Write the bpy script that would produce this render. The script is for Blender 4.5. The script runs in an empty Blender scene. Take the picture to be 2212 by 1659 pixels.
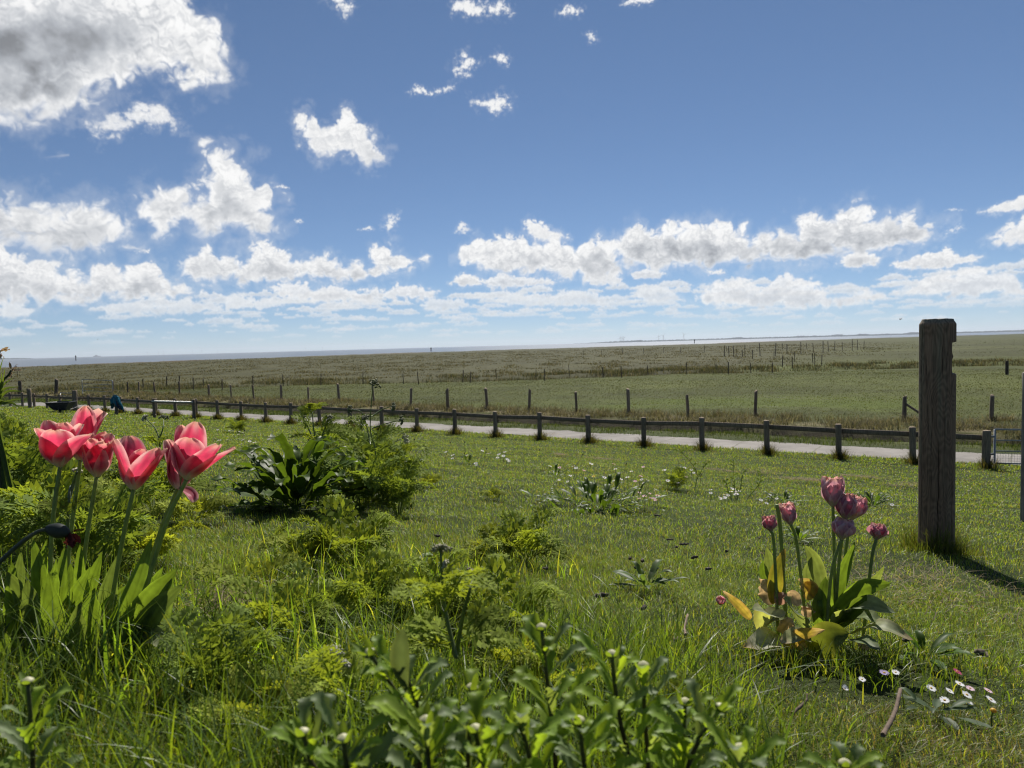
import bpy, math, random
import numpy as np
from mathutils import Vector, Matrix

random.seed(7)
RNG = np.random.default_rng(11)
scene = bpy.context.scene
COL = scene.collection

# ------------------------------------------------------------------ camera maths
F = 710.0                      # focal length in pixels of the 1024 px wide picture
CAMZ = 4.0                     # the lens stands 4 m above the sea
PITCH = math.radians(3.14)
ROLL = math.radians(1.56)
CF = np.array([0, math.cos(PITCH), -math.sin(PITCH)])
_r = np.array([1.0, 0, 0]); _u = np.array([0, math.sin(PITCH), math.cos(PITCH)])
CR = _r * math.cos(ROLL) - _u * math.sin(ROLL)
CU = _u * math.cos(ROLL) + _r * math.sin(ROLL)
CAM = np.array([0, 0, CAMZ])

def ray(px, py):
    return CF + CR * ((px - 512) / F) + CU * ((384 - py) / F)
def V(x, y): return (x / 2.16016, y / 2.16016)     # measured on a 2212 px wide view
def S(x, y): return (x / 4.0, y / 4.0)             # measured on the full photograph
def pt(p, Y):                                       # point at forward distance Y
    d = ray(*p); return CAM + d * (Y / d[1])

# ------------------------------------------------------------------ noise
def vnoise(x, y, seed=0):
    x = np.asarray(x, float); y = np.asarray(y, float)
    xi = np.floor(x).astype(np.int64); yi = np.floor(y).astype(np.int64)
    fx = x - xi; fy = y - yi
    fx = fx * fx * fx * (fx * (fx * 6 - 15) + 10); fy = fy * fy * fy * (fy * (fy * 6 - 15) + 10)
    def h(a, b):
        n = (a * 374761393 + b * 668265263 + seed * 974711) & 0xffffffff
        n = ((n ^ (n >> 13)) * 1274126177) & 0xffffffff
        n = n ^ (n >> 16)
        return (n & 0xffff) / 32767.5 - 1.0
    a = h(xi, yi); b = h(xi + 1, yi); c = h(xi, yi + 1); d = h(xi + 1, yi + 1)
    return (a * (1 - fx) + b * fx) * (1 - fy) + (c * (1 - fx) + d * fx) * fy
def fbm(x, y, oct=5, seed=0, gain=.5, lac=2.03):
    s = 0; a = 1.0; t = 0
    for i in range(oct):
        s = s + a * vnoise(x, y, seed + i * 17); t += a
        x = x * lac + 13.7; y = y * lac + 7.3; a *= gain
    return s / t
def billow(x, y, oct=5, seed=0, gain=.5):
    s = 0; a = 1.0; t = 0
    for i in range(oct):
        s = s + a * (1 - np.abs(vnoise(x, y, seed + i * 31)) * 2); t += a
        x = x * 2.1 + 5.1; y = y * 2.1 + 9.7; a *= gain
    return s / t
def puff(x, y, oct=5, seed=0, gain=.5):
    s = 0; a = 1.0; t = 0
    for i in range(oct):
        s = s + a * np.abs(vnoise(x, y, seed + i * 31)) * 2; t += a
        x = x * 2.05 + 5.1; y = y * 2.05 + 9.7; a *= gain
    return s / t
def sstep(a, b, x):
    t = np.clip((np.asarray(x, float) - a) / (b - a), 0, 1); return t * t * (3 - 2 * t)

# ------------------------------------------------------------------ terrain
NX, NY = .572, .82             # across the fence, away from the mound
PX, PY = -.82, .572            # along the fence, towards the left
_sk = [-60, -6, -2, 0, .78, 1.88, 4.53, 9, 14, 18, 21.57, 22.8, 24.7, 26.6, 27.2, 28.2, 29.35, 29.95, 31, 33, 40, 60, 4000]
_zk = [3.9, 3.85, 3.72, 3.58, 3.44, 3.24, 2.80, 2.05, 1.32, .85, .55, .47, .45, .43, .36, -.12, -.14, .40, .40, .38, .35, .34, .34]
def shore_r(az):
    a = np.degrees(az)
    return np.interp(a, [-180, -60, -36, -18, 0, 15, 31, 36, 60, 180], [300, 320, 350, 440, 560, 640, 1050, 1150, 1300, 300])
def ground(x, y, bump=True):
    x = np.asarray(x, float); y = np.asarray(y, float)
    s = x * NX + y * NY; t = x * PX + y * PY
    r = np.hypot(x, y)
    sw = s + np.where((s > 26) & (s < 31), .35 * vnoise(t * .5, s * 0, 3), 0)
    z = np.interp(sw, _sk, _zk)
    far = sstep(34, 60, s)
    if bump:
        z = z + .03 * vnoise(x * .8, y * .8, 5) * (1 - sstep(17, 21, s)) * sstep(1, 4, r)
        z = z + .012 * vnoise(x * 3, y * 3, 6) * (1 - sstep(15, 20, s))
        z = z + far * (.10 * vnoise(x * .11, y * .11, 8) + .10 * vnoise(x * .4, y * .4, 9) * sstep(70, 90, r))
    # ditches out in the marsh
    yl = 77 + 5 * vnoise(x * .03, x * 0, 21)
    z = z - .45 * np.exp(-((y - yl) / 1.5) ** 2) * far + .15 * np.exp(-((y - yl - 6) / 4) ** 2) * far
    R = shore_r(np.arctan2(x, y)) * (1 + .05 * vnoise(np.arctan2(x, y) * 30, x * 0, 4))
    z = z + .28 * np.exp(-((r - R + 12) / 14) ** 2)
    z = z - (z + 1.2) * sstep(0, 12, r - R)
    return z
def gz(x, y): return float(ground(np.array([x]), np.array([y]))[0])
def at(p, maxd=1500):                               # where the pixel's ray meets the ground
    d = ray(*p); d = d / d[1]
    ys = np.geomspace(.35, maxd, 3000)
    P = CAM[None] + ys[:, None] * d[None]
    g = ground(P[:, 0], P[:, 1]) - P[:, 2]
    k = int(np.argmax(g > 0))
    if g[k] <= 0: k = len(ys) - 1
    if k == 0: k = 1
    a, b = ys[k - 1], ys[k]
    for _ in range(25):
        m = (a + b) / 2; q = CAM + d * m
        if gz(q[0], q[1]) > q[2]: b = m
        else: a = m
    q = CAM + d * b
    return np.array([q[0], q[1], gz(q[0], q[1])])

# ------------------------------------------------------------------ object helpers
def tag(o, label=None, cat=None, group=None, kind=None):
    if label: o['label'] = label
    if cat: o['category'] = cat
    if group: o['group'] = group
    if kind: o['kind'] = kind
    return o
def thing(name, loc, label, cat, group=None):
    o = bpy.data.objects.new(name, None); COL.objects.link(o)
    o.empty_display_size = .05
    o.location = [float(c) for c in loc]
    return tag(o, label, cat, group)
def kids(o): return [c for c in bpy.data.objects if c.parent == o]
CH = {}
def copy_tree(o, parent=None):
    c = o.copy(); COL.objects.link(c)
    if parent is not None: c.parent = parent
    for ch in CH.get(o.name, []): 
        cc = copy_tree(ch, c)
        CH.setdefault(c.name, []).append(cc)
    return c

class MB:
    def __init__(s): s.v = []; s.q = []; s.t = []; s.c = []; s.n = 0
    def add(s, v, q=None, t=None, c=(1, 1, 1)):
        v = np.asarray(v, float).reshape(-1, 3); k = len(v)
        c = np.asarray(c, float)
        if c.ndim == 1: c = np.repeat(c[None, :3], k, 0)
        s.v.append(v); s.c.append(c[:, :3])
        if q is not None and len(q): s.q.append(np.asarray(q, np.int64).reshape(-1, 4) + s.n)
        if t is not None and len(t): s.t.append(np.asarray(t, np.int64).reshape(-1, 3) + s.n)
        s.n += k
    def grid(s, P, c=(1, 1, 1), closed=False):      # P (n,m,3) surface grid
        n, m = P.shape[:2]
        i = np.arange(n - 1)[:, None]; j = np.arange(m if closed else m - 1)[None]
        j2 = (j + 1) % m
        a = i * m + j; b = i * m + j2; d = (i + 1) * m + j; e = (i + 1) * m + j2
        q = np.stack([a, b, e, d], -1).reshape(-1, 4)
        c = np.asarray(c, float)
        if c.ndim == 3: c = c.reshape(-1, 3)
        s.add(P.reshape(-1, 3), q, None, c)
    def box(s, c0, size, ax=None, col=(1, 1, 1), bev=0):
        c0 = np.asarray(c0, float); hx, hy, hz = [d / 2 for d in size]
        ax = np.eye(3) if ax is None else np.asarray(ax, float)
        b = min(hx, hy, hz) * .25 if bev is None else bev
        if b <= 0:
            sg = np.array([[x, y, z] for x in (-1, 1) for y in (-1, 1) for z in (-1, 1)], float)
            v = sg * [hx, hy, hz]
            q = [(0, 1, 3, 2), (4, 6, 7, 5), (0, 4, 5, 1), (2, 3, 7, 6), (0, 2, 6, 4), (1, 5, 7, 3)]
            s.add(c0 + v @ ax, q, None, col); return
        # bevelled: profile loft along z
        def ring(x, y, bb, z):
            return [(-x + bb, -y, z), (x - bb, -y, z), (x, -y + bb, z), (x, y - bb, z), (x - bb, y, z), (-x + bb, y, z), (-x, y - bb, z), (-x, -y + bb, z)]
        rr = [ring(hx - b, hy - b, b * .5, -hz), ring(hx, hy, b, -hz + b), ring(hx, hy, b, hz - b), ring(hx - b, hy - b, b * .5, hz)]
        P = np.array(rr)
        n0 = s.n
        s.grid((c0 + P.reshape(-1, 3) @ ax).reshape(4, 8, 3), col, closed=True)
        for k in (0, 3):
            o = [k * 8 + i for i in range(8)]
            qs = [(o[0], o[1], o[2], o[3]), (o[0], o[3], o[4], o[7]), (o[7], o[4], o[5], o[6])]
            s.q.append(np.array(qs) + n0)
    def tube(s, pts, rad, seg=7, col=(1, 1, 1), cap=True):
        pts = np.asarray(pts, float); k = len(pts)
        rad = np.broadcast_to(np.asarray(rad, float), (k,))
        t = np.gradient(pts, axis=0); t /= np.linalg.norm(t, axis=1)[:, None] + 1e-12
        ref = np.array([0, 1.0, .13]) if abs(t[0][1]) < .9 else np.array([1.0, 0, 0])
        P = np.zeros((k, seg, 3)); an = np.arange(seg) * 2 * math.pi / seg
        for i in range(k):
            a = np.cross(t[i], ref); a /= np.linalg.norm(a) + 1e-12; b = np.cross(t[i], a); ref = -np.cross(t[i], a) * 0 + ref
            P[i] = pts[i] + rad[i] * (np.cos(an)[:, None] * a + np.sin(an)[:, None] * b)
        cc = np.asarray(col, float)
        if cc.ndim == 2: cc = np.repeat(cc[:, None, :], seg, 1)
        n0 = s.n
        s.grid(P, cc, closed=True)
        if cap:
            for ring, p in ((0, pts[0]), (k - 1, pts[-1])):
                ci = cc if cc.ndim == 1 else cc[ring, 0]
                m = s.n; s.add([p], None, None, ci)
                s.t.append(np.array([(n0 + ring * seg + i, n0 + ring * seg + (i + 1) % seg, m) for i in range(seg)]))
    def build(s, name, mat, parent=None, smooth=True, origin=None):
        v = np.concatenate(s.v); c = np.concatenate(s.c)
        q = np.concatenate(s.q) if s.q else np.zeros((0, 4), np.int64)
        t = np.concatenate(s.t) if s.t else np.zeros((0, 3), np.int64)
        org = np.array(parent.location if (parent is not None and origin is None) else (origin if origin is not None else (0, 0, 0)), float)
        if parent is not None and parent.parent is not None and origin is None:
            org = org + np.array(parent.parent.location)
        v = v - org
        me = bpy.data.meshes.new(name)
        me.vertices.add(len(v)); me.vertices.foreach_set('co', v.astype(np.float32).ravel())
        nl = len(q) * 4 + len(t) * 3
        me.loops.add(nl); me.loops.foreach_set('vertex_index', np.concatenate([q.ravel(), t.ravel()]).astype(np.int32))
        npoly = len(q) + len(t)
        me.polygons.add(npoly)
        ls = np.concatenate([np.arange(len(q)) * 4, len(q) * 4 + np.arange(len(t)) * 3]).astype(np.int32)
        me.polygons.foreach_set('loop_start', ls)
        me.polygons.foreach_set('use_smooth', np.full(npoly, smooth))
        me.update(calc_edges=True); me.validate()
        at_ = me.color_attributes.new('Col', 'FLOAT_COLOR', 'POINT')
        at_.data.foreach_set('color', np.concatenate([c, np.ones((len(c), 1))], 1).astype(np.float32).ravel())
        if mat: me.materials.append(mat)
        o = bpy.data.objects.new(name, me); COL.objects.link(o)
        if parent is not None:
            o.parent = parent; CH.setdefault(parent.name, []).append(o)
        elif origin is not None: o.location = [float(a) for a in origin]
        return o

def curve(pts, n=10):                               # Catmull-Rom through the points
    p = np.asarray(pts, float)
    if len(p) == 2: return p[0] + (p[1] - p[0]) * np.linspace(0, 1, n)[:, None]
    p = np.vstack([2 * p[0] - p[1], p, 2 * p[-1] - p[-2]])
    m = len(p) - 3; out = []
    for u in np.linspace(0, m - 1e-6, n):
        i = int(u); f = u - i; a, b, c, d = p[i:i + 4]
        out.append(.5 * ((2 * b) + (c - a) * f + (2 * a - 5 * b + 4 * c - d) * f * f + (3 * b - a - 3 * c + d) * f ** 3))
    return np.array(out)
def unit(v): v = np.asarray(v, float); return v / (np.linalg.norm(v) + 1e-12)
PROF = {
    'tulip': lambda v: np.clip(np.sin(math.pi * np.clip(v, 0, 1) ** .8), 0, 1) ** .75 * .9 + .28 * (1 - v) ** 2,
    'dock': lambda v: (np.clip(np.sin(math.pi * np.clip((v - .16) / .84, 0, 1) ** .75), 0, 1)) ** .8 + .05,
    'spoon': lambda v: np.clip(np.sin(math.pi * np.clip(v, 0, 1) ** 1.6), 0, 1) ** .7 + .10 * (1 - v),
    'strap': lambda v: np.clip(1 - v ** 3.5, .02, 1) * (.75 + .25 * np.sin(math.pi * v)),
}
def leaf(mb, pts, w, face, prof='tulip', fold=.25, wave=0, teeth=0, col=(.08, .13, .03), edge=None, tip=None, n=12, m=7, seed=0, rollup=0, curl=0):
    P = curve(pts, n); v = np.linspace(0, 1, n)
    T = np.gradient(P, axis=0); T /= np.linalg.norm(T, axis=1)[:, None] + 1e-9
    W = PROF[prof](v) * w * .5
    u = np.linspace(-1, 1, m)
    G = np.zeros((n, m, 3)); C = np.zeros((n, m, 3))
    col = np.array(col, float); edge = col if edge is None else np.array(edge, float); tip = col if tip is None else np.array(tip, float)
    rs = np.random.default_rng(seed)
    ph = rs.uniform(0, 6, 4)
    f = unit(face)
    for i in range(n):
        sd = unit(np.cross(T[i], f)); nn = np.cross(sd, T[i])
        wi = W[i]
        if teeth: wi = wi * (1 + teeth * (1 if i % 2 else -1) * (0 if i in (0, n - 1) else 1))
        a = fold + curl * v[i]
        off = wi * np.abs(u) ** 1.5 * a
        wv = wave * w * np.sin(v[i] * 17 + ph[0] + np.sign(u) * ph[1]) * np.abs(u) ** 1.5 + wave * w * .5 * np.sin(v[i] * 31 + ph[2] + u * 2) * np.abs(u)
        wv = wv * min(1, v[i] * 5)
        k = 1 - .25 * a * a * np.abs(u)
        G[i] = P[i] + sd[None] * (u * wi * k)[:, None] + nn[None] * (off + wv)[:, None]
        e = (np.abs(u) ** 2.5)[:, None]; tt = sstep(.7, 1, v[i])
        st = (1 + .16 * np.cos(u * 9 + ph[3]))[:, None]       # parallel veins
        C[i] = ((col * (1 - e) + edge * e) * (1 - tt) + tip * tt) * st
    mb.grid(G, C)
# ------------------------------------------------------------------ materials
def new_mat(name):
    m = bpy.data.materials.new(name); m.use_nodes = True
    nt = m.node_tree; nt.nodes.clear()
    out = nt.nodes.new('ShaderNodeOutputMaterial')
    return m, nt, out
def N(nt, typ, **kw):
    n = nt.nodes.new(typ)
    for k, v in kw.items():
        if k.startswith('_'): setattr(n, k[1:], v)
        else: n.inputs[k.replace('__', ' ')].default_value = v
    return n
def L(nt, a, b): nt.links.new(a, b)
def ramp(nt, fac, stops):
    r = nt.nodes.new('ShaderNodeValToRGB'); L(nt, fac, r.inputs[0])
    e = r.color_ramp.elements
    while len(e) < len(stops): e.new(.5)
    for i, (p, c) in enumerate(stops):
        e[i].position = p; e[i].color = (*c, 1) if len(c) == 3 else c
    return r
def leaf_mat(name, rough=.42, trans=.45, tmul=(1.5, 1.5, .7), spec=.5, noise=.25, scale=60):
    m, nt, out = new_mat(name)
    a = N(nt, 'ShaderNodeVertexColor', _layer_name='Col')
    geo = N(nt, 'ShaderNodeTexCoord')
    nz = N(nt, 'ShaderNodeTexNoise', Scale=scale, Detail=4); L(nt, geo.outputs['Object'], nz.inputs['Vector'])
    mr = N(nt, 'ShaderNodeMapRange'); L(nt, nz.outputs['Fac'], mr.inputs['Value'])
    mr.inputs['From Min'].default_value = .3; mr.inputs['From Max'].default_value = .7
    mr.inputs['To Min'].default_value = 1 - noise; mr.inputs['To Max'].default_value = 1 + noise
    mx = N(nt, 'ShaderNodeVectorMath', _operation='SCALE'); L(nt, a.outputs['Color'], mx.inputs[0]); L(nt, mr.outputs[0], mx.inputs['Scale'])
    p = N(nt, 'ShaderNodeBsdfPrincipled', Roughness=rough); p.inputs['Specular IOR Level'].default_value = spec
    L(nt, mx.outputs[0], p.inputs['Base Color'])
    t = N(nt, 'ShaderNodeBsdfTranslucent')
    tm = N(nt, 'ShaderNodeVectorMath', _operation='MULTIPLY'); L(nt, mx.outputs[0], tm.inputs[0]); tm.inputs[1].default_value = tmul
    L(nt, tm.outputs[0], t.inputs['Color'])
    ms = N(nt, 'ShaderNodeMixShader', Fac=trans); L(nt, p.outputs[0], ms.inputs[1]); L(nt, t.outputs[0], ms.inputs[2])
    L(nt, ms.outputs[0], out.inputs['Surface'])
    return m
def solid_mat(name, rough=.7, spec=.3, metal=0, noise=.25, scale=12, stretch=(1, 1, 1), bump=0, attr=True, col=(.2, .2, .2)):
    m, nt, out = new_mat(name)
    geo = N(nt, 'ShaderNodeTexCoord')
    mp = N(nt, 'ShaderNodeMapping'); L(nt, geo.outputs['Object'], mp.inputs[0]); mp.inputs['Scale'].default_value = stretch
    nz = N(nt, 'ShaderNodeTexNoise', Scale=scale, Detail=8, Roughness=.65); L(nt, mp.outputs[0], nz.inputs['Vector'])
    mr = N(nt, 'ShaderNodeMapRange'); L(nt, nz.outputs['Fac'], mr.inputs['Value'])
    mr.inputs['From Min'].default_value = .3; mr.inputs['From Max'].default_value = .7
    mr.inputs['To Min'].default_value = 1 - noise; mr.inputs['To Max'].default_value = 1 + noise
    if attr:
        a = N(nt, 'ShaderNodeVertexColor', _layer_name='Col'); src = a.outputs['Color']
    else:
        a = N(nt, 'ShaderNodeRGB'); a.outputs[0].default_value = (*col, 1); src = a.outputs[0]
    mx = N(nt, 'ShaderNodeVectorMath', _operation='SCALE'); L(nt, src, mx.inputs[0]); L(nt, mr.outputs[0], mx.inputs['Scale'])
    p = N(nt, 'ShaderNodeBsdfPrincipled', Roughness=rough, Metallic=metal); p.inputs['Specular IOR Level'].default_value = spec
    L(nt, mx.outputs[0], p.inputs['Base Color'])
    if bump:
        b = N(nt, 'ShaderNodeBump', Strength=1.0, Distance=bump); L(nt, nz.outputs['Fac'], b.inputs['Height']); L(nt, b.outputs[0], p.inputs['Normal'])
    L(nt, p.outputs[0], out.inputs['Surface'])
    return m

M_GRASS = leaf_mat('grass_blades', rough=.40, trans=.52, tmul=(1.8, 1.7, .42), spec=.24, noise=.12, scale=8)
M_FARGRASS = leaf_mat('distant_grass', rough=.8, trans=.35, tmul=(1.3, 1.3, .7), spec=.05, noise=.12, scale=2)
M_LEAF = leaf_mat('green_leaf', rough=.5, trans=.5, tmul=(1.6, 1.5, .4), spec=.14, noise=.18, scale=70)
M_FERN = leaf_mat('feathery_leaf', rough=.7, trans=.45, tmul=(1.25, 1.15, .4), spec=.05, noise=.15, scale=25)
M_DOCK = leaf_mat('glossy_dock_leaf', rough=.45, trans=.42, tmul=(1.5, 1.5, .4), spec=.09, noise=.2, scale=40)
M_PETAL = leaf_mat('tulip_petal', rough=.5, trans=.42, tmul=(1.45, 1.25, 1.2), spec=.2, noise=.12, scale=90)
M_WHITE = leaf_mat('white_petal', rough=.6, trans=.3, tmul=(1, 1, 1), spec=.2, noise=.05, scale=90)
M_STEM = leaf_mat('plant_stem', rough=.5, trans=.32, tmul=(1.4, 1.4, .7), spec=.3, noise=.15, scale=90)
M_DRY = leaf_mat('dry_leaf', rough=.7, trans=.48, tmul=(1.3, 1.15, .8), spec=.2, noise=.25, scale=70)
M_WOOD = solid_mat('weathered_wood', rough=.85, spec=.2, noise=.45, scale=9, stretch=(5, 5, .6), bump=.004)
M_STEEL = solid_mat('galvanised_steel', rough=.45, spec=.5, metal=.6, noise=.2, scale=20)
M_MISC = solid_mat('matte_matter', rough=.9, spec=.2, noise=.35, scale=60, bump=.002)
M_CLOTH = solid_mat('jacket_cloth', rough=.9, spec=.15, noise=.25, scale=30, bump=.003)
M_TRAY = solid_mat('plastic_tray', rough=.5, spec=.4, noise=.15, scale=10)
M_FAR = solid_mat('far_land', rough=1, spec=0, noise=.3, scale=.01)

# ------------------------------------------------------------------ sky, clouds, sun
SUN_AZ, SUN_EL = 13.0, 45.0
A0, A1, E0, E1, RES = -62.0, 62.0, -.6, 44.0, .055
def to_ae(x, y):
    d = ray(*V(x, y)); d = d / np.linalg.norm(d)
    return math.degrees(math.atan2(d[0], d[1])), math.degrees(math.asin(d[2]))
CLOUDS = []   # (polygon in photo coords, dict)
def cl(pts, **k): CLOUDS.append((pts, k))
# rows near the horizon first (far), the high clouds last (near)
cl([(0,640),(30,655),(70,668),(60,685),(0,695)], fade=.85)
cl([(220,662),(300,650),(370,660),(400,643),(455,650),(480,665),(500,635),(560,648),(620,650),(600,666),(520,668),(440,676),(330,682),(230,682)], fade=.85)
cl([(905,660),(935,643),(965,650),(1000,645),(1015,660),(990,670),(920,672)], fade=.85)
cl([(1065,655),(1100,630),(1140,640),(1170,645),(1210,632),(1250,625),(1300,640),(1320,650),(1280,662),(1150,664)], fade=.85)
cl([(1372,640),(1385,620),(1430,617),(1475,640),(1490,655),(1400,655)], fade=.85)
cl([(1505,642),(1540,615),(1590,600),(1640,625),(1660,605),(1700,597),(1760,615),(1785,640),(1850,630),(1910,640),(1870,655),(1780,660),(1650,668),(1530,657)], fade=.9)
cl([(1940,632),(1990,608),(2020,592),(2060,602),(2100,583),(2150,590),(2200,598),(2212,640),(2100,642),(2000,642)], fade=.9)
cl([(585,622),(660,610),(680,628),(720,616),(770,630),(800,625),(840,637),(860,612),(900,622),(948,630),(930,645),(840,645),(790,656),(680,652),(620,642)], fade=.9)
cl([(965,610),(1000,590),(1035,600),(1050,612),(1000,620)])
cl([(1040,610),(1080,590),(1140,600),(1220,605),(1180,618),(1060,625)], fade=.9)
cl([(1265,605),(1300,590),(1345,600),(1340,615),(1280,617)], fade=.9)
cl([(1360,590),(1400,582),(1440,592),(1420,602),(1370,602)], fade=.9)
cl([(0,548),(50,556),(110,570),(100,590),(130,600),(150,583),(185,600),(200,578),(240,573),(255,600),(310,575),(350,593),(375,615),(440,620),(460,634),(380,642),(300,647),(220,652),(100,657),(-60,652),(-80,560)], grey=.75)
cl([(375,572),(400,545),(440,535),(470,555),(505,540),(515,565),(545,560),(545,535),(570,527),(600,526),(630,560),(680,565),(700,553),(750,570),(800,572),(805,545),(840,538),(870,558),(917,560),(880,580),(830,585),(820,602),(740,607),(640,602),(560,617),(470,612),(400,607),(375,600)], grey=.75)
cl([(998,552),(1020,526),(1080,520),(1130,513),(1160,530),(1200,523),(1250,535),(1300,516),(1338,535),(1330,560),(1348,580),(1330,605),(1270,607),(1260,592),(1200,602),(1130,592),(1060,597),(1030,582),(1005,566)], grey=.75)
cl([(1133,495),(1140,476),(1165,480),(1180,495),(1210,500),(1232,514),(1190,518),(1150,515)], grey=.15)
cl([(1808,572),(1830,550),(1860,545),(1905,555),(1890,572),(1850,580)], grey=.6)
cl([(1925,578),(1960,562),(2000,548),(2040,540),(2070,555),(2122,556),(2090,570),(2040,582),(1960,583)], grey=.5)
cl([(2110,460),(2150,445),(2180,435),(2215,424),(2240,450),(2170,460)], grey=.2)
cl([(2122,527),(2160,505),(2190,485),(2215,468),(2250,500),(2215,530),(2160,528)], grey=.25)
cl([(2030,515),(2050,490),(2070,482),(2082,495),(2060,505)], wisp=1, grey=0)
cl([(1338,548),(1350,508),(1378,485),(1410,490),(1450,483),(1470,495),(1500,495),(1510,475),(1540,480),(1555,500),(1600,490),(1620,510),(1645,505),(1680,490),(1720,510),(1730,465),(1770,460),(1800,470),(1800,450),(1835,433),(1870,460),(1900,480),(1920,463),(1975,458),(2000,485),(2030,478),(2010,510),(1975,532),(1900,542),(1850,546),(1740,562),(1650,562),(1570,572),(1480,577),(1400,584),(1350,572)], grey=1.0)
cl([(0,445),(50,438),(100,455),(150,445),(210,450),(260,460),(298,452),(300,420),(345,413),(390,410),(405,440),(430,425),(412,405),(450,370),(447,335),(490,328),(487,355),(520,370),(545,398),(587,400),(582,420),(562,425),(577,455),(582,485),(550,505),(490,517),(430,510),(400,490),(350,507),(300,490),(290,520),(240,542),(190,552),(100,550),(-60,545),(-80,450)], grey=.8)
cl([(640,250),(675,246),(692,275),(745,253),(765,265),(800,290),(812,310),(834,325),(822,352),(785,360),(765,337),(730,337),(690,337),(648,312),(653,280)], grey=.45)
cl([(178,262),(215,248),(260,245),(300,222),(352,233),(388,250),(380,277),(330,268),(280,280),(250,285),(210,302),(193,280)], grey=.25, wisp=.5)
cl([(-80,285),(0,278),(60,270),(110,256),(180,236),(230,202),(290,182),(330,172),(375,188),(385,150),(420,182),(497,167),(475,110),(455,70),(422,30),(402,-5),(390,-80),(-200,-80),(-200,280)], grey=1.5)
for p in ([(974,30),(975,0),(1010,-8),(1040,8),(1085,2),(1112,28),(1060,34),(1010,36)], [(968,152),(985,135),(1005,110),(1020,125),(1036,135),(1010,155),(985,160)],
          [(1060,125),(1080,112),(1102,125),(1097,143),(1075,135)], [(878,200),(900,185),(930,195),(985,183),(980,195),(930,205)],
          [(1010,215),(1040,220),(1085,200),(1105,215),(1100,235),(1070,247),(1040,232)], [(1265,75),(1280,66),(1290,85),(1275,92)],
          [(1200,30),(1225,12),(1262,20),(1250,36)], [(700,-5),(740,-10),(770,15),(745,40),(725,20)], [(1340,12),(1360,-5),(1420,-5),(1400,10)],
          [(828,490),(835,470),(862,463),(850,485),(838,500)], [(635,476),(650,472),(655,480),(640,482)], [(770,497),(800,488),(810,497)],
          [(2040,455),(2060,450),(2085,455)], [(1520,585),(1560,580),(1565,590),(1530,595)], [(580,405),(610,398),(625,408)], [(290,545),(325,537),(322,547)]):
    cl(p, wisp=1, grey=0)
cl([(984,500),(997,477),(1008,490),(1021,500),(1000,504)], wisp=.6, grey=.1)

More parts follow.
